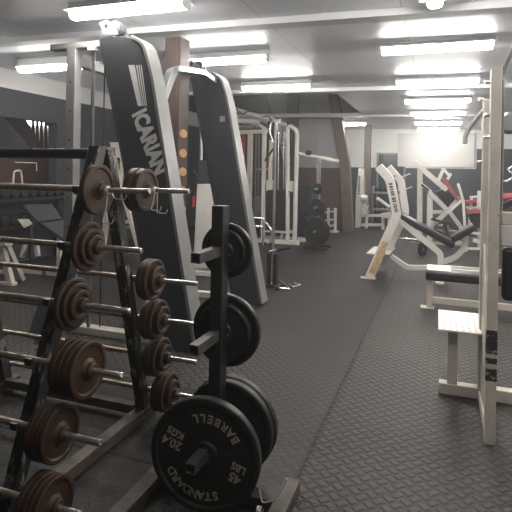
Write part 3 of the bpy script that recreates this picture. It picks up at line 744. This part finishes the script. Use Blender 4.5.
# ------------------------------------------------------------------ plate stand beyond the cable machine
YQ = 9.25
ps = thing('plate_stand', at(314, flo(314, YQ), Y=YQ), 'dark upright plate stand holding black plates in front of the wainscot', 'weight rack')
qx = at(316, 230, Y=YQ).x
MB().box((qx-.22, YQ-.05, 0), (qx+.22, YQ+.03, .05)).build('foot_rail', 'blacksteel', ps, bevel=.004)
MB().box((qx-.22, YQ+.26, 0), (qx+.22, YQ+.34, .05)).build('foot_rail', 'blacksteel', ps, bevel=.004)
a_, b_ = at(298, 153.5, Y=YQ+.135), at(322, 158, Y=YQ+.135); zt = a_.z+(b_.z-a_.z)*(qx-a_.x)/(b_.x-a_.x)-.034
MB().box((qx-.035, YQ+.10, .0501), (qx+.035, YQ+.17, zt)).build('post', 'greysteel', ps, bevel=.003)
MB().box((qx-.035, YQ-.05, .001), (qx+.035, YQ+.34, .0499)).build('cross_rail', 'blacksteel', ps)
for yy in (189, 207.5, 231.5): 
    q = at(316.5, yy, Y=YQ); MB().cyl((qx, YQ+.10, q.z), (qx, YQ-.16, q.z), .022, 14).build('peg', 'greysteel', ps)
def far_plate(yy, r, Yf, label):
    q = at(316.5, yy, Y=YQ)
    c = (qx, Yf, q.z); o = thing('weight_plate', (qx, Yf+.02, q.z), label, 'weight plate', 'black plates on the far plate stand')
    e, th = .005, .034; rr = r-.02; h = .05; hol = .0225
    MB().lathe(c, (0,1,0), [(0,h),(0,hol),(th,hol),(th,rr),(th,r-e),(th-e,r),(e,r),(0,r-e),(0,rr),(.008,rr-.008),(.008,h+.008)], 36, closed=True).build('disc', 'ironblack', o)
far_plate(189, .105, YQ+.03, 'smallest black plate, at the top of the far plate stand')
far_plate(207.5, .155, YQ+.03, 'mid size black plate halfway up the far plate stand')
far_plate(231.5, .255, YQ+.03, 'largest black plate low on the far plate stand, nearer the post')
far_plate(231.5, .235, YQ-.04, 'second largest black plate low on the far plate stand, in front')
sh = thing('machine_shroud', at(303, flo(303, 10.6), Y=10.6), 'dark boxy machine shroud behind the far plate stand', 'exercise machine')
zz = at(302, 184, Y=10.5).z; x0, x1 = at(299, 200, Y=10.5).x, at(312, 200, Y=10.5).x
MB().box((x0, 10.5, .06), (x1, 10.9, zz)).build('cover', 'slate', sh, bevel=.015)
MB().box((x0-.02, 10.47, 0), (x1+.02, 10.93, .06)).build('plinth', 'greysteel', sh, bevel=.006)
MB().bar((x0+.1, 10.49, .12), (x1-.1, 10.45, .48), .06, .10).build('pad_arm', 'vinylgrey', sh, bevel=.006)
# T-shaped lever arm with white end sleeves, resting on the stand top
lv = thing('barbell', at(318, 157, Y=YQ+.1), 'white sleeved bar racked level on top of the far plate stand', 'barbell')
a, b, c, d = at(298, 153.5, Y=YQ+.135), at(322, 158, Y=YQ+.135), at(333, 160.6, Y=YQ+.135), at(339, 161, Y=YQ+.135)
MB().cyl(a, b, .030, 14).build('bar', 'white', lv); MB().cyl(b, c, .042, 16).build('sleeve', 'white', lv); MB().cyl(c, d, .036, 16).build('end_sleeve', 'white', lv)
MB().cyl(at(306, 152.5, Y=YQ+.135), at(311, 153.6, Y=YQ+.135), .05, 16).build('clamp', 'blacksteel', lv)
# small white frame stand against the wainscot
fs = thing('dumbbell_stand', at(330, 231, Y=12.2), 'small white slotted frame stand against the red brown wainscot', 'stand')
for x in (328.3, 335.2):
    pbar('post', (x, 208), (x, flo(x, 12.15)), 12.15, 2.6, 'white', fs, .05)
for yy in (212, 220, 226): pbar('shelf_bar', (325, yy+.5), (336, yy-1), 12.2, 1.7, 'white', fs, .06)
pbar('foot', (327, flo(327, 12.15)-.8), (338.5, flo(338, 12.15)-.8), 12.15, 1.4, 'white', fs, .20)

# ------------------------------------------------------------------ power rack with step plate (right foreground)
def perforated():
    m, nt, b = nodes('white_dimpled_step_plate'); N, L = nt.nodes, nt.links
    tc = N.new('ShaderNodeTexCoord'); mp = N.new('ShaderNodeMapping'); mp.inputs['Scale'].default_value = (27, 17, 1); L.new(tc.outputs['Object'], mp.inputs[0])
    v = N.new('ShaderNodeTexVoronoi'); v.voronoi_dimensions = '2D'; v.inputs['Randomness'].default_value = 0; v.inputs['Scale'].default_value = 1; L.new(mp.outputs[0], v.inputs['Vector'])
    r = N.new('ShaderNodeValToRGB'); r.color_ramp.elements[0].position = .20; r.color_ramp.elements[1].position = .30
    r.color_ramp.elements[0].color = (.30, .27, .24, 1); r.color_ramp.elements[1].color = (.66, .63, .59, 1)
    L.new(v.outputs['Distance'], r.inputs[0]); L.new(r.outputs[0], b.inputs['Base Color'])
    bp = N.new('ShaderNodeBump'); bp.inputs['Strength'].default_value = .6; bp.inputs['Distance'].default_value = .006; bp.invert = True
    L.new(v.outputs['Distance'], bp.inputs['Height']); L.new(bp.outputs[0], b.inputs['Normal']); b.inputs['Roughness'].default_value = .5
    return m
M['perf'] = perforated()
pr = thing('power_rack', (.6, 3.3, 0), 'chipped cream power rack with dimpled white step plate in right foreground', 'exercise machine')
fp = MB().box((.246, 2.925, 0), (.298, 3.005, 1.972)).build('front_post', 'cream', pr, bevel=.004)
for z0, z1 in ((.335, .40), (.425, .455), (.475, .60)):
    MB().box((.2448, 2.9238, z0), (.2992, 2.96, z1)).build('worn_band', 'wornband', fp, bevel=.001)['label'] = 'black worn band'
MB().box((.250, 3.475, .0), (.292, 3.552, 1.885)).build('rear_post', 'cream', pr, bevel=.004)
MB().box((.252, 3.005, 0), (.300, 3.475, .065)).build('side_rail', 'cream', pr, bevel=.004)
MB().prism([(.262, 3.006, .066), (.262, 3.474, .066), (.262, 3.474, .98), (.262, 3.44, .98)], (.012, 0, 0)).build('side_brace', 'cream', pr, bevel=.002)
MB().box((.02, 3.50, 0), (.250, 3.57, .068)).build('base_rail', 'cream', pr, bevel=.004)
MB().box((.292, 3.50, 0), (1.60, 3.57, .075)).build('base_rail', 'cream', pr, bevel=.004)
MB().box((.068, 3.505, .068), (.130, 3.565, .432)).build('step_post', 'cream', pr, bevel=.004)
c_ = [at(443, 310, z=.445), at(489, 311, z=.445), at(487, 331, z=.445), at(439, 329.5, z=.445)]
MB().box((c_[3].x-.005, c_[3].y+.01, .432), (.335, c_[0].y, .446)).build('step_plate', 'perf', pr, bevel=.002)
za, zb, zc = at(505, 212, Y=2.96).z, at(505, 224.5, Y=2.96).z, at(505, 245.5, Y=2.96).z
MB().box((.308, 2.93, zb), (1.55, 2.99, za)).build('upper_cross_bar', 'cream', pr, bevel=.004)
MB().box((.308, 2.935, zc), (1.55, 3.0, zb-.006)).build('lower_cross_bar', 'white', pr, bevel=.004)
z1, z2 = at(507, 248, Y=2.95).z, at(507, 301, Y=2.95).z
MB().box((.318, 2.94, z2), (.80, 3.02, z1)).build('black_pad', 'vinyl', pr, bevel=.02)
for X0 in (1.55,):
    MB().box((X0, 2.925, 0), (X0+.062, 3.005, 1.972)).build('front_post', 'cream', pr, bevel=.004)
    MB().box((X0+.01, 3.475, .0), (X0+.05, 3.552, 1.885)).build('rear_post', 'cream', pr, bevel=.004)
    MB().box((X0+.008, 3.005, 0), (X0+.055, 3.475, .065)).build('side_rail', 'cream', pr, bevel=.004)
yz = [at(487.5, 107, Y=3.51), at(480, 114, Y=3.50), at(470, 127, Y=3.49), at(465.5, 135, Y=3.48), at(465, 143.5, Y=3.47)]
MB().tube(fillet(yz, .05), .014, 12).build('chin_up_handle', 'lightgrey', pr)
yz = [at(501.5, 75, Y=2.96), at(506, 64, Y=2.94), at(513, 50, Y=2.92), at(524, 30, Y=2.88)]
MB().tube(fillet(yz, .05), .014, 12).build('chin_up_handle', 'lightgrey', pr)
a = at(503.5, 80, Y=2.96)
MB().cyl((a.x, 2.96, za), (a.x, 2.96, a.z), .008, 12).build('guide_rod', 'greysteel', pr)
for (x, y, Y) in ((486, 98, 3.46), (484, 162, 3.46), (488, 82, 2.96), (488, 115, 2.96), (488, 137, 2.96)):
    q = at(x, y, Y=Y); X0 = .250 if Y > 3.2 else .246
    MB().cyl((X0-.03, Y+.04 if Y > 3.2 else Y, q.z), (X0+.004, Y+.04 if Y > 3.2 else Y, q.z), .011, 12).build('pin', 'chrome', pr)
q = at(509, 123, Y=3.6)
wp = MB().lathe((q.x, 3.56, q.z), (0,1,0), [(0,0),(0,.05),(.01,.064),(.05,.072),(.09,.064),(.10,.05),(.10,0)], 28).build('counterweight', 'greysteel', pr)
MB().box((.292, 3.60, q.z-.02), (q.x, 3.63, q.z+.02)).build('weight_arm', 'greysteel', pr)
MB().box((.252, 3.552, q.z-.03), (.30, 3.635, q.z+.03)).build('arm_bracket', 'greysteel', pr)

# ------------------------------------------------------------------ low flat bench behind the rack
YA = 5.72
fb = thing('flat_bench', (.5, YA+.1, 0), 'low black padded bench on cream legs just behind the cream power rack', 'bench')
zt, z0 = at(430, 271.3, Y=YA-.1).z, at(430, 281, Y=YA-.1).z
xl = at(425.5, 275, Y=YA).x
MB().box((xl, YA-.10, z0), (1.25, YA+.10, zt)).build('seat_pad', 'vinyl', fb, bevel=.03, seg=4)
a, b = at(429, 270, Y=YA), at(445, 275, Y=YA)
MB().box((xl+.01, YA-.06, zt+.0005), (b.x+.06, YA+.28, zt+.010)).build('end_plate', 'white', fb, bevel=.004)
MB().bar((b.x+.04, YA+.30, zt-.012), (1.25, YA+.30, zt-.012), .035, .035).build('rear_bar', 'white', fb)
MB().bar((b.x+.04, YA+.13, zt-.012), (1.25, YA+.13, zt-.012), .035, .03).build('rear_bar', 'white', fb)
for X in (xl+.045, 1.1):
    MB().box((X-.03, YA-.03, .012), (X+.03, YA+.03, z0+.004)).build('leg', 'cream', fb, bevel=.004)
    MB().box((X-.09, YA-.06, 0), (X+.05, YA+.06, .012)).build('foot_plate', 'cream', fb, bevel=.002)
    MB().box((X-.03, YA+.22, 0), (X+.03, YA+.27, zt)).build('leg', 'cream', fb, bevel=.004)
MB().box((xl+.075, YA-.025, .055), (1.07, YA+.025, .12)).build('stretcher', 'cream', fb, bevel=.004)

# ------------------------------------------------------------------ incline press bench
Y1, Y2 = 7.0, 7.52
ib = thing('incline_press_bench', (0, 7.25, 0), 'white incline press bench with two lettered uprights, black pads and tan taped strut', 'bench')
def upright(pp, Y, w, nm='upright'):
    return MB().rtube(fillet([at(p[0], p[1], Y=Y) for p in pp], .06, 4), .075, w, (0,1,0)).build(nm, 'white', ib, bevel=.004)
foot1 = at(368.5, 278, Y=Y1)
f1 = at(369.5, flo(369.5, Y1)-2, Y=Y1)
u1 = upright(((369.5, 277), (397, 215), (389.8, 179), (378.5, 166.5)), Y1, .115)
u2 = upright(((380, 269.5), (406, 213), (401, 181), (388.5, 167)), Y2, .095)
a = at(360.5, 278, Y=Y1); b = at(374, 278, Y=Y1)
MB().box((a.x, Y1-.05, 0), (b.x+.02, Y1+.05, .014)).build('foot_plate', 'cream', ib, bevel=.002)
MB().bar(at(385.5, 242, Y=Y1-.040), at(371.5, 274, Y=Y1-.040), .085, .006, up=(0,1,0)).build('worn_tape', 'tape', u1)['label'] = 'worn tan tape over the lower strut'
lt = MB()
for i, (n0, n1) in enumerate(((0,.07),(.10,.17),(.20,.25),(.28,.34),(.36,.43),(.50,.58),(.60,.66),(.72,.76),(.79,.85),(.88,.93),(.95,1.0))):
    A, B = Vector((390.3, 183, 0)), Vector((396.5, 212, 0)); p, q = A.lerp(B, n0), A.lerp(B, n1)
    lt.bar(at(p.x, p.y, Y=Y1-.039), at(q.x, q.y, Y=Y1-.039), .045, .003, up=(0,1,0))
lt.build('lettering', 'text', u1)['kind'] = 'stuff'
# foot platform, pads, frame
c_ = [at(366.5, 253, z=.325), at(389, 254.5, z=.325), at(395, 247.5, z=.325), at(374, 246.5, z=.325)]
MB().prism(c_, (0, 0, -.015)).build('spotter_platform', 'white', ib)
ya, yb_ = 7.10, 7.42
def pad(pp, th, y0, y1, nm, m='vinylgrey'):
    pts = [at(p[0], p[1], Y=y0) for p in pp]; d = (pts[1]-pts[0]).normalized(); u = Vector((-d.z, 0, d.x))
    if u.z < 0: u = -u
    return MB().prism([pts[0], pts[1], pts[1]-u*th, pts[0]-u*th], (0, y1-y0, 0)).build(nm, m, ib, bevel=.022, seg=3)
pad(((399, 212.5), (456, 243.5)), .085, ya, yb_, 'back_pad', 'vinyl')
pad(((450.5, 237.5), (473, 224.5)), .085, ya, yb_, 'seat_pad', 'vinyl')
def path(pp, Y, w, h, nm, m='white', fl=.08): return MB().rtube(fillet([at(p[0], p[1], Y=Y) for p in pp], fl, 4), w, h, (0,1,0)).build(nm, m, ib, bevel=.004)
path(((396, 217.5), (437, 250.5), (440.5, 254), (440.5, 270)), 7.13, .06, .075, 'back_frame', fl=.03)
path(((442, 262), (455, 258), (465, 247), (465.5, 236)), 7.26, .07, .07, 'seat_frame', fl=.2)
path(((391, 256), (407, 267.5), (449, 268)), 7.26, .07, .065, 'floor_rail', fl=.05)
q = at(440, 271, Y=7.26); MB().box((q.x-.035, 7.225, 0), (q.x+.035, 7.295, q.z+.03)).build('front_leg', 'white', ib, bevel=.004)
MB().box((q.x-.05, 7.0, 0), (q.x+.05, 7.52, .02)).build('front_foot', 'cream', ib, bevel=.003)
path(((377, 197.8), (390, 207)), Y1-.05, .03, .035, 'bar_catch')
for (x, y) in ((392.5, 176), (396, 193)):
    q = at(x, y, Y=Y1); MB().cyl((q.x+.02, Y1+.037, q.z), (q.x+.03, Y1+.20, q.z+.01), .011, 10).build('peg', 'blacksteel', ib)
for (x, y) in ((402, 177), (404, 190)):
    q = at(x, y, Y=Y2); MB().bar((q.x-.01, Y2, q.z), (q.x+.11, Y2-.01, q.z+.05), .018).build('peg', 'white', ib)
a, b = at(398, 238, Y=7.33), at(421, 241.5, Y=7.33)
MB().cyl(a, b, .018, 12).build('plate_horn', 'chrome', ib)
q = at(422.5, 256.3, z=0)
w_ = thing('weight_plate', q, 'small black plate standing on the floor just beyond the incline bench', 'weight plate')
MB().lathe(q+Vector((-.02, 0, .125)), (.85, -.52, 0), [(0,0),(0,.11),(.005,.125),(.035,.125),(.04,.11),(.04,.05),(.033,.04),(.033,0)], 32).build('disc', 'rubber', w_)
MB().lathe(q+Vector((-.02, 0, .125))+Vector((.85,-.52,0)).normalized()*.0331, (.85, -.52, 0), [(0,.03),(.012,.028),(.012,.018),(0,.018)], 20).build('hub_ring', 'greysteel', w_)

# ------------------------------------------------------------------ leg press
YD = 11.3
lp = thing('leg_press', at(432, flo(432, YD), Y=YD), 'white leg press with slanted twin rails and black carriage pad beyond incline bench', 'exercise machine')
pbar('post', (420, 167), (419.5, flo(419.5, YD)), YD, 5.0, 'cream', lp, .10)
pbar('slide_rail', (413, 161), (447, 190), YD-.05, 4.6, 'white', lp, .06)
pbar('slide_rail', (418, 166.5), (443, 188), YD+.45, 3.6, 'cream', lp, .06)
MB().prism([at(436, 192, Y=YD-.05), at(445, 188.5, Y=YD-.05), at(455.5, 198, Y=YD-.05), at(447.5, 206.5, Y=YD-.05)], (0, .55, 0)).build('carriage_pad', 'vinyl', lp, bevel=.02)
pbar('front_upright', (430, 194), (429.5, flo(429.5, YD-.3)), YD-.3, 5.4, 'white', lp, .08)
pbar('diagonal_brace', (429, 192), (449, 212), YD-.36, 4.2, 'white', lp, .06)
pbar('diagonal_brace', (448, 211), (430, 227), YD-.36, 4.6, 'white', lp, .06)
pbar('diagonal_brace', (449, 211), (463, 230), YD-.36, 4.0, 'white', lp, .06)
pbar('diagonal_brace', (446, 213), (459, 197), YD-.42, 3.2, 'white', lp, .05)
pbar('cross_member', (431, 212), (447, 212), YD-.2, 3.4, 'white', lp, .06)
pbar('counter_lever', (421, 184), (431, 192), YD-.25, 3.2, 'white', lp, .05)
pbar('grip', (421.5, 184.5), (429, 190.5), YD-.32, 1.8, 'rubber', lp, .03)
pbar('weight_horn', (438, 181), (444, 168.5), YD+.2, 3.4, 'white', lp, .06)
pbar('weight_horn', (443.5, 169), (450, 176.5), YD+.15, 2.6, 'white', lp, .05)
pbar('weight_horn', (447.5, 179.5), (451, 173.5), YD+.12, 2.6, 'white', lp, .05)
pbar('base_rail', (411, flo(411, YD)-1.2), (424, flo(424, YD)-1.4), YD, 2.6, 'cream', lp, .30)
pbar('base_rail', (430, flo(430, YD-.3)-1.6), (466, flo(466, YD-.3)-1.6), YD-.3, 2.6, 'white', lp, .08)
for x, y in ((437, 231), (443, 227), (452, 232)):
    pbar('linkage', (x-5, y-2), (x+6, y), YD-.5, 1.8, 'chrome', lp, .04)
pbar('seat_pad', (433, 229), (449, 238), YD-.45, 4.5, 'vinyl', lp, .35)
pbar('linkage', (431, 219), (452, 224), YD-.47, 2.0, 'rubber', lp, .05)
pbar('linkage', (449, 240), (464, 243), YD-.5, 2.4, 'white', lp, .05)
pbar('linkage_block', (444, 221), (448, 236), YD-.55, 3.0, 'blacksteel', lp, .06)

# ------------------------------------------------------------------ red padded machine
YE = 10.4
rm = thing('red_padded_machine', at(470, flo(470, YE), Y=YE), 'white framed machine with dark red back and seat pads beside leg press', 'exercise machine')
pbar('back_pad', (443, 178.5), (457.5, 199), YE+.3, 3.4, 'redvinyl', rm, .28)
pbar('arm_pad', (457.5, 202.8), (476, 201), YE, 2.9, 'redvinyl', rm, .12)
pbar('seat_pad', (467, 210.8), (483, 211.0), YE, 3.3, 'redvinyl', rm, .30)
pbar('lever_arm', (458, 183.5), (463, 200), YE-.15, 2.5, 'white', rm, .05)
pbar('lever_arm', (463, 199), (448, 213), YE-.15, 2.5, 'white', rm, .05)
pbar('lever_arm', (463, 199), (465, 229), YE-.15, 2.5, 'white', rm, .05)
pbar('post', (472, 196), (469, 226), YE+.1, 2.4, 'white', rm, .06)
pbar('box_frame', (469.5, 197), (481, 196.5), YE+.1, 2.2, 'white', rm, .05)
pbar('box_frame', (480, 191), (479, 207), YE+.1, 4.6, 'white', rm, .06)
pbar('box_frame', (466, 207.5), (484, 207.3), YE+.1, 2.0, 'white', rm, .05)
MB().prism([at(468, 214, Y=YE), at(484, 214, Y=YE), at(484, 229, Y=YE), at(476, 227, Y=YE), at(470, 220, Y=YE)], (0, .3, 0)).build('shroud', 'vinyl', rm, bevel=.02)
pbar('frame_rail', (464, 231), (484, 235), YE-.1, 2.4, 'white', rm, .06)
pbar('frame_rail', (464, 248.3), (484, 249), YE-.1, 1.9, 'white', rm, .08)
for x in (466, 482): pbar('leg', (x, 231.5), (x, flo(x, YE-.1)), YE-.1, 2.4, 'white', rm, .07)
pbar('bracket_plate', (473, 240), (481, 242), YE-.2, 4.0, 'white', rm, .04)
pbar('cross_rail', (466, 237), (481, 240), YE-.02, 2.0, 'greysteel', rm, .04)
pbar('far_leg', (479, 205), (479, flo(479, YE+.25)), YE+.25, 3, 'white', rm, .07)

# ------------------------------------------------------------------ machine seen past the right rack post
YR = 6.2
lm_ = thing('pulldown_machine', at(530, flo(530, YR), Y=YR), 'dark pulldown machine with red roll pad, glimpsed right of cream rack post', 'exercise machine')
pbar('post', (520, 135), (520, flo(520, YR)), YR, 9, 'vinylgrey', lm_, .10)
ptube('pull_bar', ((522, 160), (507, 170), (513, 174)), YR, .014, 'chrome', lm_, .04)
ptube('pull_bar', ((503.5, 181), (506, 181.5), (512, 178.5), (522, 172)), YR, .014, 'chrome', lm_, .04)
ptube('roll_pad', ((500, 198.5), (522, 197)), YR-.05, .055, 'redvinyl', lm_, .02)
pbar('seat_pad', (499, 207), (513, 201.5), YR-.1, 6, 'vinyl', lm_, .25)
pbar('seat_post', (513, 203), (520, 214), YR-.02, 6, 'white', lm_, .06)

# ------------------------------------------------------------------ white lettered column machine by the timber posts
YC2 = 13.5
wc = thing('lettered_column_machine', at(360, flo(360, YC2), Y=YC2), 'tall white lettered column machine standing between the two timber posts', 'exercise machine')
wcol = MB().prism([at(358.6, 168.5, Y=YC2), at(363.5, 168.5, Y=YC2), at(363.3, 195, Y=YC2), at(359.6, flo(360, YC2), Y=YC2), at(355.0, flo(355, YC2), Y=YC2), at(355.6, 200, Y=YC2)], (0, .2, 0)).build('column', 'white', wc, bevel=.006)
lt = MB()
for i in range(9):
    y = 176+i*2.1; lt.bar(at(359.6-i*.12, y, Y=YC2-.003), at(359.4-i*.12, y+1.4, Y=YC2-.003), .05, .003, up=(0,1,0))
lt.build('lettering', 'text', wcol)['kind'] = 'stuff'
for x in (365.5,): ptube('guide_rod', ((x-1, 172), (x, flo(x, YC2))), YC2+.1, .016, 'chrome', wc)
MB().cyl(at(361, 198, Y=YC2-.05), at(367.5, 198.3, Y=YC2-.05), .085, 18).build('roller', 'white', wc)
pbar('stack_bracket', (362, 209), (368, 210), YC2-.03, 9, 'white', wc, .12)
pbar('lever', (366, 196), (368.5, 214), YC2-.06, 1.8, 'chrome', wc, .04)
for y, Y in ((224.8, YC2), (215.5, YC2+.4)): pbar('base_rail', (361, y), (382, y), Y, 2.6, 'white', wc, .08)
pbar('leg', (367, 213), (366.5, flo(366.5, YC2-.02)), YC2-.02, 2.4, 'white', wc, .06)
pbar('seat_support', (381.5, 216.0), (391, 214.5), YC2-.1, 5.0, 'white', wc, .20)
for x in (383, 389): pbar('leg', (x, 217), (x, flo(x, YC2-.1)), YC2-.1, 3.0, 'white', wc, .06)

# storage rack with dumbbells in front of the dark doorway
YS = 15.2
sr = thing('dumbbell_rack', at(384, flo(384, YS), Y=YS), 'grey shelf rack of dark dumbbells in front of the far doorway', 'rack')
for x in (373, 399):
    pbar('post', (x, 186), (x, flo(x, YS)), YS, 2.4, 'greysteel', sr, .35)
SHELF = []
for y in (191.5, 207.5):
    a, b = at(372, y, Y=YS), at(400, y, Y=YS); SHELF.append(a.z)
    MB().box((a.x, YS-.2, a.z-.05), (b.x, YS+.2, a.z)).build('shelf', 'lightgrey', sr, bevel=.004)
def dumbbell(c, r, L, ax, label, group, m='ironblack', m2='chrome'):
    c = Vector(c); ax = Vector(ax)
    o = thing('dumbbell', c, label, 'dumbbell', group)
    MB().cyl(c-ax*L*.3, c+ax*L*.3, r*.26, 12).build('handle', m2, o)
    for sg in (-1, 1): MB().cyl(c+ax*sg*L*.2, c+ax*sg*L*.5, r, 18, e=r*.14).build('head', m, o)
    return o
for k, z in enumerate(SHELF):
    for i in range(5):
        q = at(376.5+i*4.6, 200, Y=YS)
        dumbbell((q.x, YS-.02, z+.055), .055, .30, (0,1,0), ('dark dumbbell on the upper shelf by the far doorway', 'dark dumbbell on the lower shelf by the far doorway')[k], 'dumbbells by the far doorway')
pt = thing('black_machine', at(386, flo(386, 14.9), Y=14.7), 'low black machine on the floor below the far dumbbell shelves', 'exercise machine')
MB().prism([at(374, 211, Y=14.7), at(396, 211, Y=14.7), at(397, flo(397, 14.7), Y=14.7), at(373, flo(373, 14.7), Y=14.7)], (0, .2, 0)).build('cover', 'vinyl', pt, bevel=.02)
pbar('grey_panel', (404, 194), (404, flo(404, 15.3)), 15.3, 12, 'greysteel', pt, .1) if False else None

# ------------------------------------------------------------------ left background: dumbbell rack on the wall, benches
dk = thing('dumbbell_rack', (-5.6, 5.9, 0), 'black two tier dumbbell rack along the dark left wall', 'rack')
RYA, RYB = 4.5, 6.75
TZ = (.60, .985)
for y in (RYA+.05, RYB-.05):
    MB().box((-5.86, y-.03, 0), (-5.80, y+.03, 1.1)).build('post', 'blacksteel', dk, bevel=.003)
    MB().box((-5.80, y-.03, 0), (-5.36, y+.03, .05)).build('foot', 'blacksteel', dk, bevel=.003)
for z in TZ:
    for x in (-5.79, -5.50):
        MB().box((x, RYA, z-.05), (x+.05, RYB, z)).build('shelf_rail', 'blacksteel', dk, bevel=.003)
    for y in (RYA+.05, RYB-.05): MB().box((-5.80, y-.025, z-.09), (-5.45, y+.025, z-.05)).build('shelf_arm', 'blacksteel', dk)
for k, z in enumerate(TZ):
    for i in range(13):
        r = .079-.0008*i
        dumbbell((-5.62, RYA+.13+i*.165, z+r), r, .36, (1,0,0), ('black rubber dumbbell on the lower tier of left wall rack', 'black rubber dumbbell on the upper tier of left wall rack')[k], ('dumbbells on the lower tier of the left wall rack', 'dumbbells on the upper tier of the left wall rack')[k], 'rubber', 'chrome')
lb = thing('incline_bench', at(45, 262, Y=5.5), 'black padded incline bench on white frame behind barbell rack at left', 'bench')
def quad3(pp, th, nm, m, root, bv=.02):
    pts = [at(x, y, Y=Y) for x, y, Y in pp]
    n = (pts[1]-pts[0]).cross(pts[3]-pts[0]).normalized()
    if n.z < 0: n = -n
    return MB().prism(pts, n*-th).build(nm, m, root, bevel=bv, seg=3)
quad3(((21, 204, 5.62), (52, 203.5, 5.62), (62, 218.5, 5.30), (37, 222, 5.30)), .07, 'back_pad', 'vinylgrey', lb)
quad3(((39, 222.5, 5.28), (63, 219.5, 5.28), (72, 235, 4.95), (62, 239.5, 4.95)), .07, 'seat_pad', 'vinylgrey', lb)
for p, q in (((27, 240), (22, 257)), ((36, 240), (38, 256))): pbar('leg', p, q, 5.42, 4, 'cream', lb, .05)
quad3(((17, 219, 5.45), (28, 219, 5.45), (32, 224, 5.42), (24, 228, 5.42)), .02, 'gusset_plate', 'white', lb, .003)
pbar('upright', (30, 225), (31, 258), 5.48, 4, 'vinylgrey', lb, .05)
pbar('floor_rail', (18, flo(30, 5.42)-4), (66, flo(60, 5.42)-3), 5.42, 8, 'cream', lb, .10)
pbar('seat_post', (60, 238), (60, flo(60, 5.2)), 5.2, 5, 'cream', lb, .06)
a = at(43, 272, z=.04); b = at(66, 268, z=.04); MB().cyl(a, b, .038, 16).build('foot_tube', 'greysteel', lb)
MB().bar(b, at(62, 262, Y=5.40), .05).build('foot_link', 'cream', lb)
wl = thing('white_trestle', at(10, 288, z=0), 'white splayed trestle leg frame at left edge behind the bars', 'stand')
Yw = 4.75
pbar('leg', (1, 243), (11.5, flo(11.5, Yw)), Yw, 6.5, 'cream', wl, .06)
pbar('leg', (6, 243), (22.5, flo(22.5, Yw+.25)), Yw, 5.0, 'cream', wl, .06, Y1=Yw+.25)
pbar('top_beam', (-14, 243), (9, 242.5), Yw, 6, 'white', wl, .12)
pbar('cross_bar', (-8, 271), (8.5, 272), Yw, 4, 'cream', wl, .05)
pbar('foot', (-2, flo(8, Yw)-1.6), (15, flo(15, Yw)-1.6), Yw, 3.2, 'cream', wl, .08)
pbar('leg', (-12, 243), (-18, flo(-18, Yw)), Yw, 6.5, 'cream', wl, .06)
# small bent tube stand and white bar stand near the stair
bs = thing('wall_bracket', at(17, 182, X=-5.885), 'thin pale tube bracket on wall above the dumbbells at far left', 'bracket')
MB().tube(fillet([at(13.2, 184, X=-5.885), at(14, 171, X=-5.885), at(21, 170.5, X=-5.885), at(22.5, 184, X=-5.885)], .04), .014, 8).build('hoop', 'cream', bs)
MB().tube(fillet([at(15, 162.2, X=-5.885), at(36.5, 163, X=-5.885), at(36.8, 171, X=-5.885)], .01), .008, 8).build('thin_rail', 'cream', bs)
# white frame between the rack and the lettered panel
wf = thing('white_frame_bench', at(128, 252, z=0), 'white A frame bench with pale headrest behind rack apex', 'bench')
Yf_ = 7.45
MB().prism([at(109, 142, Y=Yf_), at(121, 142.5, Y=Yf_), at(124.5, 158, Y=Yf_), at(113.5, 157.5, Y=Yf_)], (0, .12, 0)).build('headrest', 'white', wf, bevel=.01)
pbar('leg', (113.5, 157.5), (140.5, flo(140.5, Yf_)), Yf_, 4.0, 'cream', wf, .08)
pbar('leg', (122, 157.8), (121, 188), Yf_+.02, 2.4, 'cream', wf, .06)
pbar('leg', (114, 159), (103, flo(103, Yf_+.1)), Yf_+.1, 4.0, 'cream', wf, .08)
pbar('cross_bar', (109, 221.5), (133, 222), Yf_+.03, 3.0, 'cream', wf, .05)
pbar('cross_bar', (108, 227), (135, 227), Yf_+.16, 3.0, 'cream', wf, .05)
pbar('foot', (126, flo(134, Yf_)-1.4), (143, flo(143, Yf_)-1.4), Yf_, 2.8, 'cream', wf, .14)
pbar('foot', (95, flo(98, Yf_+.1)-1.4), (112, flo(112, Yf_+.1)-1.4), Yf_+.1, 2.8, 'cream', wf, .14)
# black bench right behind the barbell rack
bb = thing('adjustable_bench', at(25, 360, z=0), 'dark grey padded adjustable bench seen between the barbells of the rack', 'bench')
Yb = 3.25
quad3(((38, 303, Yb+.25), (50, 304, Yb+.05), (40, 336, Yb-.05), (27, 336, Yb+.15)), .06, 'back_pad', 'vinylgrey', bb)
quad3(((8, 339, Yb+.15), (40, 341, Yb+.10), (44, 348, Yb-.12), (10, 349, Yb-.10)), .06, 'seat_pad', 'vinylgrey', bb)
for x in (14, 38):
    pbar('leg', (x, 350), (x, flo(x, Yb)), Yb, 5, 'blacksteel', bb, .05)
